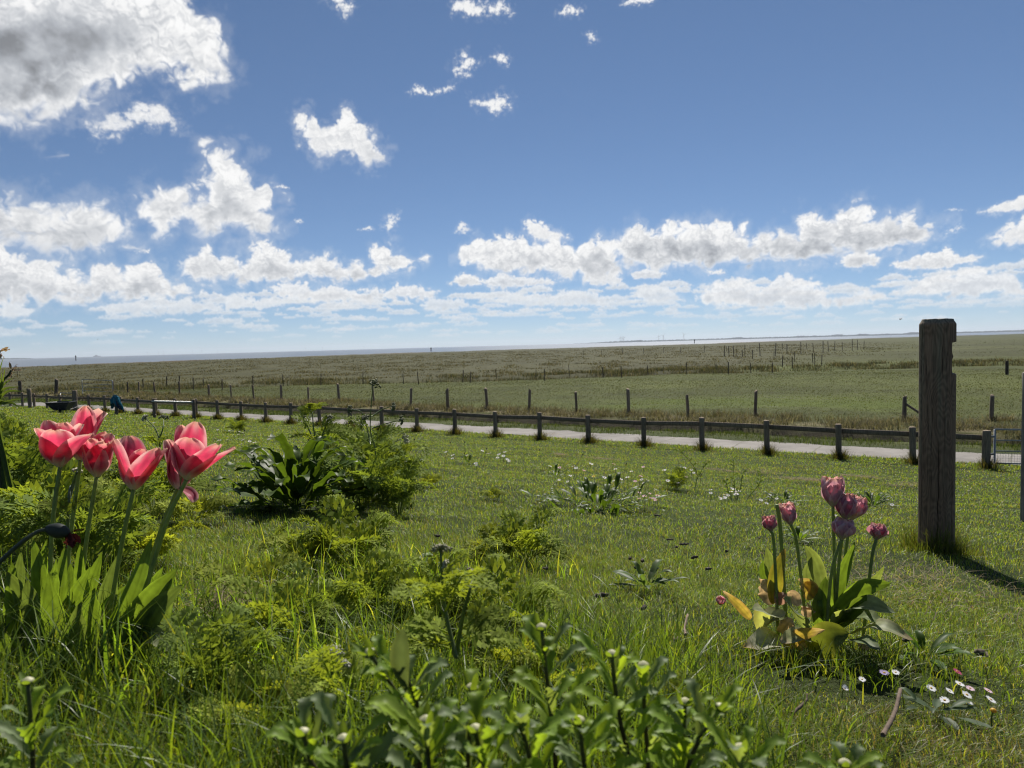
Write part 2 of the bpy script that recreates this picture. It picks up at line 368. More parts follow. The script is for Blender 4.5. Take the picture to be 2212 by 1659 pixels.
def cloud_map():
    W = int((A1 - A0) / RES); H = int((E1 - E0) / RES)
    RGB = np.zeros((H, W, 3)); A = np.zeros((H, W))
    rs = np.random.default_rng(5)
    items = []
    # small far cumulus along the whole horizon, paler the lower they stand
    for k in range(520):
        el = .85 + 3.4 * rs.random() ** 1.0
        az = rs.uniform(-61, 61)
        w = (.5 + 1.7 * rs.random() ** 1.6) * (.5 + el * .14); h = w * (.06 + .08 * rs.random()) + .03 + .025 * el
        n = 9
        xs = np.linspace(-1, 1, n)
        top = [(az + w * x, el + h * (1.5 * (1 - x * x) ** .6 * rs.uniform(.4, 1.2))) for x in xs[1:-1]]
        poly = [(az - w, el)] + top + [(az + w, el), (az + w * .5, el - h * .25), (az - w * .5, el - h * .25)]
        items.append((poly, dict(fade=.34 + .50 * min(1, (el - .6) / 3.0), grey=.6), el))
    items.sort(key=lambda i: i[2])
    # clouds beyond the frame to either side
    extra = []
    for k in range(26):
        az = rs.choice([-1, 1]) * rs.uniform(44, 60); el = rs.uniform(6, 36); w = rs.uniform(2, 6); h = w * rs.uniform(.25, .5)
        n = 11; xs = np.linspace(-1, 1, n)
        poly = [(az - w, el)] + [(az + w * x, el + h * (1.6 * (1 - x * x) ** .6 * rs.uniform(.5, 1.2))) for x in xs[1:-1]] + [(az + w, el), (az, el - h * .3)]
        extra.append((poly, dict(grey=.7), el))
    main = [([to_ae(*q) for q in p], k, 0) for p, k in CLOUDS]
    for idx, (poly, k, _) in enumerate(items + extra + main):
        P = np.array(poly, float); a0, e0 = P.min(0); a1, e1 = P.max(0)
        hgt = e1 - e0; size = min(hgt, a1 - a0); wisp = k.get('wisp', 0)
        hs = min(.42 * size, 2.6) + .03
        mg = .6 * hs + .2
        i0 = max(0, int((e0 - mg - E0) / RES)); i1 = min(H, int((e1 + mg - E0) / RES) + 1)
        j0 = max(0, int((a0 - mg - A0) / RES)); j1 = min(W, int((a1 + mg - A0) / RES) + 1)
        if i1 <= i0 or j1 <= j0: continue
        ee, aa = np.meshgrid(E0 + (np.arange(i0, i1) + .5) * RES, A0 + (np.arange(j0, j1) + .5) * RES, indexing='ij')
        sd = idx * 3 + 1
        # warped coordinates make the outline billow
        q = 1 / hs
        wx = aa + .30 * hs * fbm(aa * q * .9, ee * q * .9, 4, sd); wy = ee + .30 * hs * fbm(aa * q * .9 + 31, ee * q * .9, 4, sd + 5)
        d2 = np.full(aa.shape, 1e9); ins = np.zeros(aa.shape, bool)
        for b in range(len(P)):
            x0, y0 = P[b]; x1, y1 = P[(b + 1) % len(P)]
            dx, dy = x1 - x0, y1 - y0
            t = np.clip(((wx - x0) * dx + (wy - y0) * dy) / (dx * dx + dy * dy + 1e-9), 0, 1)
            d2 = np.minimum(d2, (wx - x0 - t * dx) ** 2 + (wy - y0 - t * dy) ** 2)
            c = ((y0 > wy) != (y1 > wy)) & (wx < (x1 - x0) * (wy - y0) / (y1 - y0 + 1e-12) + x0)
            ins ^= c
        sdf = np.where(ins, 1, -1) * np.sqrt(d2) / hs
        qx, qy = aa * q, ee * q
        wob = .25 * fbm(qx * 2.3, qy * 2.3, 3, sd + 50)
        nb = puff((qx + wob) * 1.25, (qy + wob) * 1.4, 6, sd + 9, .55)
        nf = fbm(qx * 2.0, qy * 2.0, 6, sd + 2, .62)
        ridg = 1 - np.abs(fbm(qx * 2.2 + 2 * nf, qy * 2.2, 5, sd + 77, .6)) * 2.6
        yrel = np.clip((ee - e0) / (hgt + 1e-6), 0, 1); lowside = 1 - yrel
        D = sdf + .07 + .50 * (nb - .55) + (.16 + .16 * lowside + .55 * wisp) * nf + wisp * .35 * (ridg - .45)
        soft = .26 + .6 * wisp + .42 * lowside ** 1.5 * (1 - wisp)
        al = sstep(-.02, soft, D) * (1 - .45 * wisp * (1 - sstep(.2, 1.1, D)))
        al = np.maximum(al, .17 * sstep(-.45, .25, D + .3 * nf) * (1 - wisp * .5)); halo = sstep(.30, -.02, D)
        T = np.clip(D, 0, 3)
        # light from above and a little from the right: relief of the rounded puffs
        def hfield(dx, dy):
            X2, Y2 = qx + wob - dx, qy + wob - dy
            return puff(X2 * 1.25, Y2 * 1.4, 6, sd + 9, .58) + .55 * puff(X2 * 3.1, Y2 * 3.4, 4, sd + 33, .55)
        h0 = hfield(0, 0)
        rel = (h0 - hfield(.035, .075)) * 1.1 + (h0 - hfield(.12, .26)) * .45
        g = k.get('grey', .5)
        core = sstep(.10, 1.15 + .6 * max(0, g - .9), T * (.22 + 1.15 * lowside) + .25 * nf - .02)
        cre = sstep(.75, .25, h0 / 1.55)
        big = min(1, max(0, g - .9) / .5)
        core = np.clip(core * (.75 + .5 * sstep(-.35, .35, fbm(qx * .9 + 4, qy * .9, 4, sd + 61, .45))), 0, 1.15)
        damp = (1 - (.55 + .4 * big) * np.clip(core, 0, 1))
        lum = .98 - (.46 - .08 * big) * g * core * (.86 + .5 * fbm(qx * 1.3 + 9, qy * 1.6, 5, sd + 88, .55)) + .24 * np.clip(rel, -.45, .35) * (.25 + .75 * sstep(0, .6, T)) * (.4 + min(1, g)) * damp - .12 * cre * min(1, .3 + g) * sstep(.1, .6, T) * damp
        lum = lum * (1 - halo) + .93 * halo
        lum = np.clip(lum, .30, 1.06)
        sh = np.clip((1 - lum) * 2.2, 0, 1)
        rgb = np.stack([lum * (1 - .10 * sh), lum * (1 - .055 * sh), lum * (1 + .02 * sh)], -1)
        fade = k.get('fade', 1) * (1 if 'fade' not in k else 1)
        al = al * fade
        if fade < .9: rgb = rgb * .6 + .4 * np.array([.74, .82, .90])
        S0 = A[i0:i1, j0:j1]; C0 = RGB[i0:i1, j0:j1]
        na = al + S0 * (1 - al)
        RGB[i0:i1, j0:j1] = (rgb * al[..., None] + C0 * (S0 * (1 - al))[..., None]) / np.maximum(na, 1e-6)[..., None]
        A[i0:i1, j0:j1] = na
    # thin vapour trail far to the left
    (xa, ya), (xb, yb) = to_ae(85, 342), to_ae(150, 335)
    ee, aa = np.meshgrid(E0 + (np.arange(H) + .5) * RES, A0 + (np.arange(W) + .5) * RES, indexing='ij')
    t = np.clip((aa - xa) / (xb - xa), 0, 1); dl = np.abs(ee - (ya + (yb - ya) * t))
    al = np.exp(-(dl / .06) ** 2) * .3 * t * ((aa > xa) & (aa < xb))
    na = al + A * (1 - al); RGB = (RGB * (A * (1 - al))[..., None] + .85 * al[..., None]) / np.maximum(na, 1e-6)[..., None]; A = na
    RGB = np.where(A[..., None] < 1e-4, .85, RGB)
    img = bpy.data.images.new('cloud_cover', W, H, alpha=True, float_buffer=True)
    img.colorspace_settings.name = 'Non-Color'
    img.alpha_mode = 'CHANNEL_PACKED'
    img.pixels.foreach_set(np.concatenate([RGB, A[..., None]], -1).astype(np.float32).ravel())
    img.update(); img.pack()
    return img

world = bpy.data.worlds.new('World'); scene.world = world; world.use_nodes = True
nt = world.node_tree; nt.nodes.clear()
wo = nt.nodes.new('ShaderNodeOutputWorld')
SKYS = .087
sky = N(nt, 'ShaderNodeTexSky', _sky_type='NISHITA', _sun_disc=False)
sky.sun_elevation = math.radians(SUN_EL); sky.sun_rotation = math.radians(SUN_AZ)
sky.altitude = 0; sky.air_density = .6; sky.dust_density = 0; sky.ozone_density = 8
bg = N(nt, 'ShaderNodeBackground', Strength=SKYS); gm = N(nt, 'ShaderNodeGamma', Gamma=.78); L(nt, sky.outputs[0], gm.inputs[0]); L(nt, gm.outputs[0], bg.inputs[0])
tc = N(nt, 'ShaderNodeTexCoord'); sx = N(nt, 'ShaderNodeSeparateXYZ'); L(nt, tc.outputs['Generated'], sx.inputs[0])
azn = N(nt, 'ShaderNodeMath', _operation='ARCTAN2'); L(nt, sx.outputs[0], azn.inputs[0]); L(nt, sx.outputs[1], azn.inputs[1])
eln = N(nt, 'ShaderNodeMath', _operation='ARCSINE'); L(nt, sx.outputs[2], eln.inputs[0])
um = N(nt, 'ShaderNodeMapRange', _clamp=False); L(nt, azn.outputs[0], um.inputs[0])
um.inputs[1].default_value = math.radians(A0); um.inputs[2].default_value = math.radians(A1)
vm = N(nt, 'ShaderNodeMapRange', _clamp=False); L(nt, eln.outputs[0], vm.inputs[0])
vm.inputs[1].default_value = math.radians(E0); vm.inputs[2].default_value = math.radians(E1)
cx = N(nt, 'ShaderNodeCombineXYZ'); L(nt, um.outputs[0], cx.inputs[0]); L(nt, vm.outputs[0], cx.inputs[1])
it = N(nt, 'ShaderNodeTexImage', _extension='CLIP', _interpolation='Cubic'); it.image = cloud_map(); L(nt, cx.outputs[0], it.inputs[0])
bgc = N(nt, 'ShaderNodeBackground', Strength=.64); L(nt, it.outputs['Color'], bgc.inputs[0])
mxs = N(nt, 'ShaderNodeMixShader'); L(nt, it.outputs['Alpha'], mxs.inputs[0]); L(nt, bg.outputs[0], mxs.inputs[1]); L(nt, bgc.outputs[0], mxs.inputs[2])
L(nt, mxs.outputs[0], wo.inputs['Surface'])
world.cycles.sampling_method = 'MANUAL'; world.cycles.sample_map_resolution = 512

sl = bpy.data.lights.new('sun', 'SUN'); sl.energy = 5.0; sl.angle = math.radians(.5); sl.color = (1, .95, .87)
so = bpy.data.objects.new('sun', sl); COL.objects.link(so)
sd_ = Vector((math.sin(math.radians(SUN_AZ)) * math.cos(math.radians(SUN_EL)), math.cos(math.radians(SUN_AZ)) * math.cos(math.radians(SUN_EL)), math.sin(math.radians(SUN_EL))))
so.rotation_euler = sd_.to_track_quat('Z', 'Y').to_euler()
so.location = (0, -5, 30)

cam = bpy.data.cameras.new('camera'); co = bpy.data.objects.new('camera', cam); COL.objects.link(co)
cam.sensor_width = 36; cam.lens = F / 1024 * 36; cam.clip_end = 60000; cam.clip_start = .05
Mx = Matrix(((CR[0], CU[0], -CF[0], 0), (CR[1], CU[1], -CF[1], 0), (CR[2], CU[2], -CF[2], CAMZ), (0, 0, 0, 1)))
co.matrix_world = Mx
cam.dof.use_dof = True; cam.dof.focus_distance = 2.6; cam.dof.aperture_fstop = cam.lens / 3.2
scene.camera = co
scene.render.engine = 'CYCLES'; scene.cycles.filter_width = 1.1
vs = scene.view_settings; vs.view_transform = 'Standard'; vs.look = 'None'; vs.gamma = 1; vs.exposure = .52
scene.cycles.max_bounces = 6; scene.cycles.transparent_max_bounces = 6; scene.cycles.caustics_reflective = False; scene.cycles.caustics_refractive = False

# ------------------------------------------------------------------ ground, sea, path
def zone_colour(x, y):
    s = x * NX + y * NY
    n1 = fbm(x * .5, y * .5, 4, 40); n2 = fbm(x * .06, y * .12, 4, 41); n3 = fbm(x * .015, y * .06, 4, 45)
    lawn = np.array([.040, .055, .014]); dry = np.array([.16, .13, .07]); mea = np.array([.066, .076, .020]); mar = np.array([.062, .061, .026])
    lush = np.array([.075, .10, .014])
    c = np.repeat(lawn[None], len(x), 0) * (1 + .35 * n1[:, None])
    w = sstep(24, 27, s)[:, None]; c = c * (1 - w) + mea * (1 + .30 * n1[:, None] + .45 * n2[:, None]) * w
    # bright yellow-green flush in the meadow
    w = (sstep(31, 34, s) * (1 - sstep(40, 50, s)) * sstep(-.15, .3, n2) * sstep(-8, 8, x))[:, None]; c = c * (1 - w * .8) + lush * w * .8
    # pale dry strip along the wire fence
    w = (np.exp(-((s - 31.3) / 1.3) ** 2) * sstep(-.5, .2, n1))[:, None]; c = c * (1 - w) + dry * w
    # brown salt marsh beyond the far ditch, greener pasture to the right of it
    bx = np.interp(y, [70, 76, 120, 255, 600, 1200], [14, 18, 52, 132, 300, 480])
    w = (sstep(74, 80, y + 3 * n1) * (1 - sstep(-4, 6, (x - bx) / (1 + y * .02) + 3 * n2)))[:, None]
    c = c * (1 - w) + mar * (1 + .25 * n1[:, None] + .25 * n2[:, None]) * w
    w2 = (sstep(85, 120, y))[:, None] * (1 - w)
    c = c * (1 - .75 * w2) + .75 * w2 * (np.array([.060, .062, .024]) * (1 + .5 * n3[:, None]))
    # mud in the near ditch, the far bank's shade painted into its dark tone
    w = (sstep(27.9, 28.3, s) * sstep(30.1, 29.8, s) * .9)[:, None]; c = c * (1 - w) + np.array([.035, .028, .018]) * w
    r = np.hypot(x, y); R = shore_r(np.arctan2(x, y))
    w = sstep(-30, -8, r - R)[:, None]; c = c * (1 - w) + np.array([.10, .075, .04]) * w
    w = sstep(-2, 4, r - R)[:, None]; c = c * (1 - w) + np.array([.11, .09, .08]) * w
    return np.clip(c, .003, 1)
def build_ground():
    an = np.concatenate([np.linspace(-70, 70, 561), np.linspace(74, 286, 50)]); an = np.radians(an)
    rr = np.concatenate([[.0], np.geomspace(.3, 1500, 540)])
    X = rr[:, None] * np.sin(an)[None]; Y = rr[:, None] * np.cos(an)[None]
    Z = ground(X.ravel(), Y.ravel()).reshape(X.shape)
    s = X * NX + Y * NY
    Z = Z - .05 * sstep(22.9, 23.1, s) * (1 - sstep(24.4, 24.6, s)) - .02
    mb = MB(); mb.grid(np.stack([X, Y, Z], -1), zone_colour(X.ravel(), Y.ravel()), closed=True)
    m, nt, out = new_mat('turf_and_marsh')
    a = N(nt, 'ShaderNodeVertexColor', _layer_name='Col'); tc = N(nt, 'ShaderNodeTexCoord')
    n1 = N(nt, 'ShaderNodeTexNoise', Scale=1.3, Detail=8, Roughness=.7); L(nt, tc.outputs['Object'], n1.inputs['Vector'])
    n2 = N(nt, 'ShaderNodeTexNoise', Scale=28, Detail=5, Roughness=.7); L(nt, tc.outputs['Object'], n2.inputs['Vector'])
    ad = N(nt, 'ShaderNodeMath', _operation='ADD'); L(nt, n1.outputs['Fac'], ad.inputs[0]); L(nt, n2.outputs['Fac'], ad.inputs[1])
    mr = N(nt, 'ShaderNodeMapRange'); L(nt, ad.outputs[0], mr.inputs[0]); mr.inputs[1].default_value = .7; mr.inputs[2].default_value = 1.3; mr.inputs[3].default_value = .55; mr.inputs[4].default_value = 1.45
    mx = N(nt, 'ShaderNodeVectorMath', _operation='SCALE'); L(nt, a.outputs['Color'], mx.inputs[0]); L(nt, mr.outputs[0], mx.inputs['Scale'])
    p = N(nt, 'ShaderNodeBsdfPrincipled', Roughness=.95); p.inputs['Specular IOR Level'].default_value = .1
    b = N(nt, 'ShaderNodeBump', Strength=.8, Distance=.06); L(nt, ad.outputs[0], b.inputs['Height']); L(nt, b.outputs[0], p.inputs['Normal'])
    L(nt, mx.outputs[0], p.inputs['Base Color']); L(nt, p.outputs[0], out.inputs['Surface'])
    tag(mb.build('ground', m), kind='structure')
build_ground()

def build_sea():
    mb = MB()
    rr = np.geomspace(200, 40000, 60); an = np.radians(np.linspace(-100, 100, 161))
    X = rr[:, None] * np.sin(an); Y = rr[:, None] * np.cos(an)
    mb.grid(np.stack([X, Y, np.zeros_like(X)], -1), (1, 1, 1))
    m, nt, out = new_mat('sea_water')
    tc = N(nt, 'ShaderNodeTexCoord')
    mp = N(nt, 'ShaderNodeMapping'); L(nt, tc.outputs['Object'], mp.inputs[0]); mp.inputs['Scale'].default_value = (.25, .06, 1)
    n1 = N(nt, 'ShaderNodeTexNoise', Scale=1.0, Detail=5); L(nt, mp.outputs[0], n1.inputs['Vector'])
    mp2 = N(nt, 'ShaderNodeMapping'); L(nt, tc.outputs['Object'], mp2.inputs[0]); mp2.inputs['Scale'].default_value = (.0006, .0016, 1)
    n2 = N(nt, 'ShaderNodeTexNoise', Scale=1.0, Detail=5); L(nt, mp2.outputs[0], n2.inputs['Vector'])
    rp = ramp(nt, n2.outputs['Fac'], [(.35, (.035, .055, .085)), (.5, (.07, .085, .10)), (.65, (.13, .12, .115))])
    p = N(nt, 'ShaderNodeBsdfPrincipled', Roughness=.28); L(nt, rp.outputs[0], p.inputs['Base Color']); p.inputs['IOR'].default_value = 1.33
    b = N(nt, 'ShaderNodeBump', Strength=.5, Distance=.5); L(nt, n1.outputs['Fac'], b.inputs['Height']); L(nt, b.outputs[0], p.inputs['Normal'])
    L(nt, p.outputs[0], out.inputs['Surface'])
    tag(mb.build('sea', m), kind='structure')
build_sea()

def fence_pt(n, ds=0):                              # nth post of the rail fence, ds metres beyond it
    x = 19.9 * (.4623 - .0826 * n); y = 19.9 * (1 + .0576 * n)
    return x + NX * ds, y + NY * ds
def build_path():
    ts = np.linspace(-16, 60, 400); ss = np.linspace(-.95, .95, 9)
    x0, y0 = fence_pt(0)
    s0 = 23.75 - (x0 * NX + y0 * NY)
    T, Sg = np.meshgrid(ts, ss, indexing='ij')
    edge = .20 * vnoise(T * 1.3, np.sign(Sg) * 5, 61) * (np.abs(Sg) > .9) + .09 * vnoise(T * 5, np.sign(Sg) * 9, 62) * (np.abs(Sg) > .9)
    X = x0 + PX * T + NX * (s0 + Sg + edge); Y = y0 + PY * T + NY * (s0 + Sg + edge)
    Z = np.full_like(X, .462) + .01 * vnoise(X * .7, Y * .7, 63) + .012 * (1 - Sg ** 2)
    mb = MB(); mb.grid(np.stack([X, Y, Z], -1), (1, 1, 1))
    m, nt, out = new_mat('concrete_path')
    tc = N(nt, 'ShaderNodeTexCoord')
    n1 = N(nt, 'ShaderNodeTexNoise', Scale=.8, Detail=9, Roughness=.7); L(nt, tc.outputs['Object'], n1.inputs['Vector'])
    rp = ramp(nt, n1.outputs['Fac'], [(.3, (.10, .088, .075)), (.5, (.175, .158, .138)), (.7, (.235, .215, .19))])
    # slab joints every 2.5 m along the path
    dp = N(nt, 'ShaderNodeVectorMath', _operation='DOT_PRODUCT'); L(nt, tc.outputs['Object'], dp.inputs[0]); dp.inputs[1].default_value = (PX * .4, PY * .4, 0)
    nw = N(nt, 'ShaderNodeMath', _operation='MULTIPLY'); L(nt, n1.outputs['Fac'], nw.inputs[0]); nw.inputs[1].default_value = .12
    ad = N(nt, 'ShaderNodeMath', _operation='ADD'); L(nt, dp.outputs['Value'], ad.inputs[0]); L(nt, nw.outputs[0], ad.inputs[1])
    fr = N(nt, 'ShaderNodeMath', _operation='FRACT'); L(nt, ad.outputs[0], fr.inputs[0])
    lt = N(nt, 'ShaderNodeMath', _operation='LESS_THAN'); L(nt, fr.outputs[0], lt.inputs[0]); lt.inputs[1].default_value = .025
    mx = N(nt, 'ShaderNodeMixRGB'); L(nt, lt.outputs[0], mx.inputs[0]); L(nt, rp.outputs[0], mx.inputs[1]); mx.inputs[2].default_value = (.12, .11, .08, 1)
    p = N(nt, 'ShaderNodeBsdfPrincipled', Roughness=.9); L(nt, mx.outputs[0], p.inputs['Base Color'])
    b = N(nt, 'ShaderNodeBump', Strength=.5, Distance=.02); L(nt, n1.outputs['Fac'], b.inputs['Height']); L(nt, b.outputs[0], p.inputs['Normal'])
    L(nt, p.outputs[0], out.inputs['Surface'])
    tag(mb.build('path', m), kind='structure')
build_path()
# ------------------------------------------------------------------ wooden posts and fences
GREYWOOD = np.array([.22, .165, .115])
def post_mesh(mb, base, h, r, lean=(0, 0), seg=14, rough=.06, seed=0, top='flat', col=GREYWOOD, square=False, below=.25):
    rs = np.random.default_rng(seed)
    n = 10
    zs = np.concatenate([[-below], np.linspace(0, h - r * .25, n - 2), [h]])
    an = np.arange(seg) / seg * 2 * math.pi
    P = np.zeros((len(zs) + 1, seg, 3)); lump = 1 + rough * rs.normal(size=seg)
    sl = rs.normal(size=2) * .15 * r * 2 if top == 'rot' else np.zeros(2)
    for i, z in enumerate(zs):
        rad = r * lump * (1 + .03 * rs.normal())
        if i == len(zs) - 1: rad = rad * .86
        if square: rad = rad * np.minimum(1.25, 1 / np.maximum(np.abs(np.cos(an)), np.abs(np.sin(an))))
        f = z / h
        zz = z + (sl[0] * np.cos(an) + sl[1] * np.sin(an) + (r * .4 * rs.random(seg) if top == 'rot' else 0)) * (f > .95)
        P[i] = np.stack([base[0] + lean[0] * f * h + rad * np.cos(an), base[1] + lean[1] * f * h + rad * np.sin(an), base[2] + zz], -1)
    P[-1] = P[-2].mean(0)[None] * .98 + P[-2] * .02
    c = np.ones((len(zs) + 1, seg, 3)) * col
    c *= (1 + .22 * rs.normal(size=(1, seg, 1)) * .6)
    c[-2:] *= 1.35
    mb.grid(P, np.clip(c, .01, 1), closed=True)

# --- post and rail fence along the path
rail_fence = thing('rail_fence', (*fence_pt(5), gz(*fence_pt(5))), 'long post and rail fence of weathered grey wood along the concrete path', 'fence')
FN = [-1.72, -.9] + list(range(0, 31))
fpos = []
for i, n in enumerate(FN):
    x, y = fence_pt(n); x += random.uniform(-.03, .03); z = gz(x, y)
    h = .98 + random.uniform(-.03, .04)
    fpos.append((x, y, z, h))
    mb = MB(); post_mesh(mb, (x, y, z), h, .082 if n > -1.5 else .095, (random.uniform(-.02, .02), random.uniform(-.02, .02)), seed=i)
    mb.build('post', M_WOOD, rail_fence)
for i in range(len(fpos) - 1):
    a, b = np.array(fpos[i]), np.array(fpos[i + 1])
    if i in (17,): pass
    za = a[2] + a[3] - .20; zb = b[2] + b[3] - .20
    A_ = np.array([a[0], a[1], za]) + np.array([NX, NY, 0]) * .045; B_ = np.array([b[0], b[1], zb]) + np.array([NX, NY, 0]) * .045
    d = B_ - A_; Lr = np.linalg.norm(d); d /= Lr; sd = np.cross(d, [0, 0, 1]); up = np.cross(sd, d)
    mb = MB(); mb.box((A_ + B_) / 2, (Lr - .004, .05, .135), [d, sd, up], GREYWOOD * random.uniform(.75, 1.05), bev=.008)
    mb.build('rail', M_WOOD, rail_fence)

# --- old wire fence beyond the path
def wire_fence(name, label, pxs, heights, rads, wires, col, wire_r=.0018, seed=0, cat='fence', group=None, maxr=None):
    pts = [at(p) for p in pxs]
    c = pts[len(pts) // 2]
    root = thing(name, c, label, cat, group)
    tops = []
    for i, p in enumerate(pts):
        mb = MB(); h = heights * random.uniform(.86, 1.12)
        ln = (random.uniform(-.07, .07), random.uniform(-.05, .05))
        post_mesh(mb, p, h, rads * random.uniform(.85, 1.2), ln, seg=9, rough=.12, seed=seed + i, top='rot', col=col * random.uniform(.7, 1.15))
        mb.build('post', M_WOOD, root); tops.append((p, h, ln))
    for w in wires:
        mb = MB()
        P = []
        for i, (p, h, ln) in enumerate(tops):
            P.append(p + np.array([ln[0] * h * w, ln[1] * h * w, h * w]))
            if i < len(tops) - 1:
                q, h2, l2 = tops[i + 1]; mid = (P[-1] + q + np.array([0, 0, h2 * w])) / 2; mid[2] -= .02; P.append(mid)
        mb.tube(P, wire_r, 4, (.10, .09, .08), cap=False); mb.build('wire', M_STEEL, root)
    return root, pts
OLD = np.array([.20, .15, .105])
_, WFP = wire_fence('wire_fence', 'old wire fence of crooked brown posts in the dry grass strip beyond the path',
    [V(*p) for p in ((2141, 908), (1953, 910), (1631, 902), (1487, 897), (1358, 894), (1246, 891), (1143, 888), (1053, 885), (967, 885), (887, 882), (808, 873), (733, 866), (667, 869), (608, 867), (549, 868), (500, 862), (452, 860), (388, 855), (335, 852), (300, 850), (245, 848))],
    1.12, .068, (.45, .8), OLD, seed=100)
# the brace leaning on one of its posts belongs to the pair of posts hidden behind the big post
def strut(a, b, r, name, label, cat):
    o = thing(name, b, label, cat); mb = MB(); mb.tube(curve([a, (np.array(a) + b) / 2, b], 6), r, 8, OLD); mb.build('pole', M_WOOD, o); return o
pa = at(V(1953, 910)); pb = at(V(2000, 912))
strut(pa + [0.05, -.05, .72], pb + [0.1, -.1, .12], .05, 'brace_pole', 'brown brace pole slanting down from an old wire fence post', 'pole')
DARKW = np.array([.085, .066, .048])
wire_fence('field_fence', 'row of thin dark posts along the grassy ditch behind the green meadow',
    [V(x, y) for x, y in ((480, 842), (547, 838), (612, 834), (693, 832), (784, 829), (872, 829), (904, 830), (1000, 826), (1016, 827), (1072, 818), (1158, 818), (1177, 823), (1230, 812), (1303, 815), (1343, 815), (1400, 809), (1483, 808), (1546, 804), (1574, 808), (1622, 805), (1668, 805))],
    1.15, .042, (.75,), DARKW, seed=140)
wire_fence('field_fence', 'double row of dark stakes crossing the marsh left of the big notched post',
    [V(x, y) for x, y in ((1592, 769), (1604, 771), (1626, 775), (1672, 777), (1716, 781), (1756, 783), (1775, 790), (1712, 795), (1690, 793), (1760, 793))],
    1.5, .05, (), DARKW, seed=170)
wire_fence('field_fence', 'upper row of dark stakes in the marsh, climbing towards the shore',
    [V(x, y) for x, y in ((1565, 770), (1575, 770), (1585, 770), (1609, 770), (1642, 769), (1675, 768), (1700, 765), (1730, 764), (1757, 761), (1778, 762), (1790, 759), (1803, 757), (1820, 756), (1841, 757), (1852, 756), (1866, 755))],
    2.4, .07, (), DARKW, seed=200)
wire_fence('field_fence', 'faint line of short stakes far out in the brown marsh near the sea',
    [V(x, y) for x, y in ((1260, 768), (1300, 767), (1345, 765), (1390, 764), (1433, 762), (1470, 762), (1522, 760), (1570, 759), (1620, 757), (1690, 755), (1742, 753))],
    1.8, .06, (), DARKW, seed=230)
wire_fence('field_fence', 'line of dark stakes in the far left of the marsh behind the rail fence',
    [V(x, y) for x, y in ((38, 812), (276, 850), (310, 842), (360, 838), (388, 834), (418, 842), (440, 838))],
    1.2, .055, (), DARKW, seed=250)

# lone dark post on the right and the thick gate posts on the left
def single_post(p, label, h, r, col, seed, lean=(0, 0), name='wooden_post', top='flat', square=False):
    b = at(p) if len(p) == 2 else np.array(p)
    mb = MB(); post_mesh(mb, b, h, r, lean, seed=seed, col=col, top=top, square=square)
    return tag(mb.build(name, M_WOOD, origin=b), label, 'post')
single_post(V(2175, 809), 'lone short black post standing in the pasture at the right edge', 1.15, .12, DARKW * .6, 301)
def on_fence(px, ds, n_guess=None):                 # point ds metres past the fence line in a pixel column
    d = ray(px, 410); d = d / d[1]; s = d[0] * NX + d[1] * NY
    Y = (21.57 + ds) / s; return np.array([d[0] * Y, Y, gz(d[0] * Y, Y)])
single_post(on_fence(S(303, 0)[0], -.5), 'thick tall grey gate post beside the dark wheelbarrow', 1.30, .125, GREYWOOD * .9, 302)
single_post(on_fence(S(121, 0)[0], -.5), 'thick tall grey post left of the wheelbarrow near the left edge', 1.30, .13, GREYWOOD * .9, 303)
single_post(on_fence(S(228, 0)[0], 9), 'leaning thick dark post standing behind the wheelbarrow and fence', 1.5, .15, DARKW * 1.1, 304, lean=(.10, 0), top='rot')
single_post(on_fence(S(86, 0)[0], 9), 'stout dark post far left behind the rail fence', 1.3, .15, DARKW * 1.1, 305, top='rot')

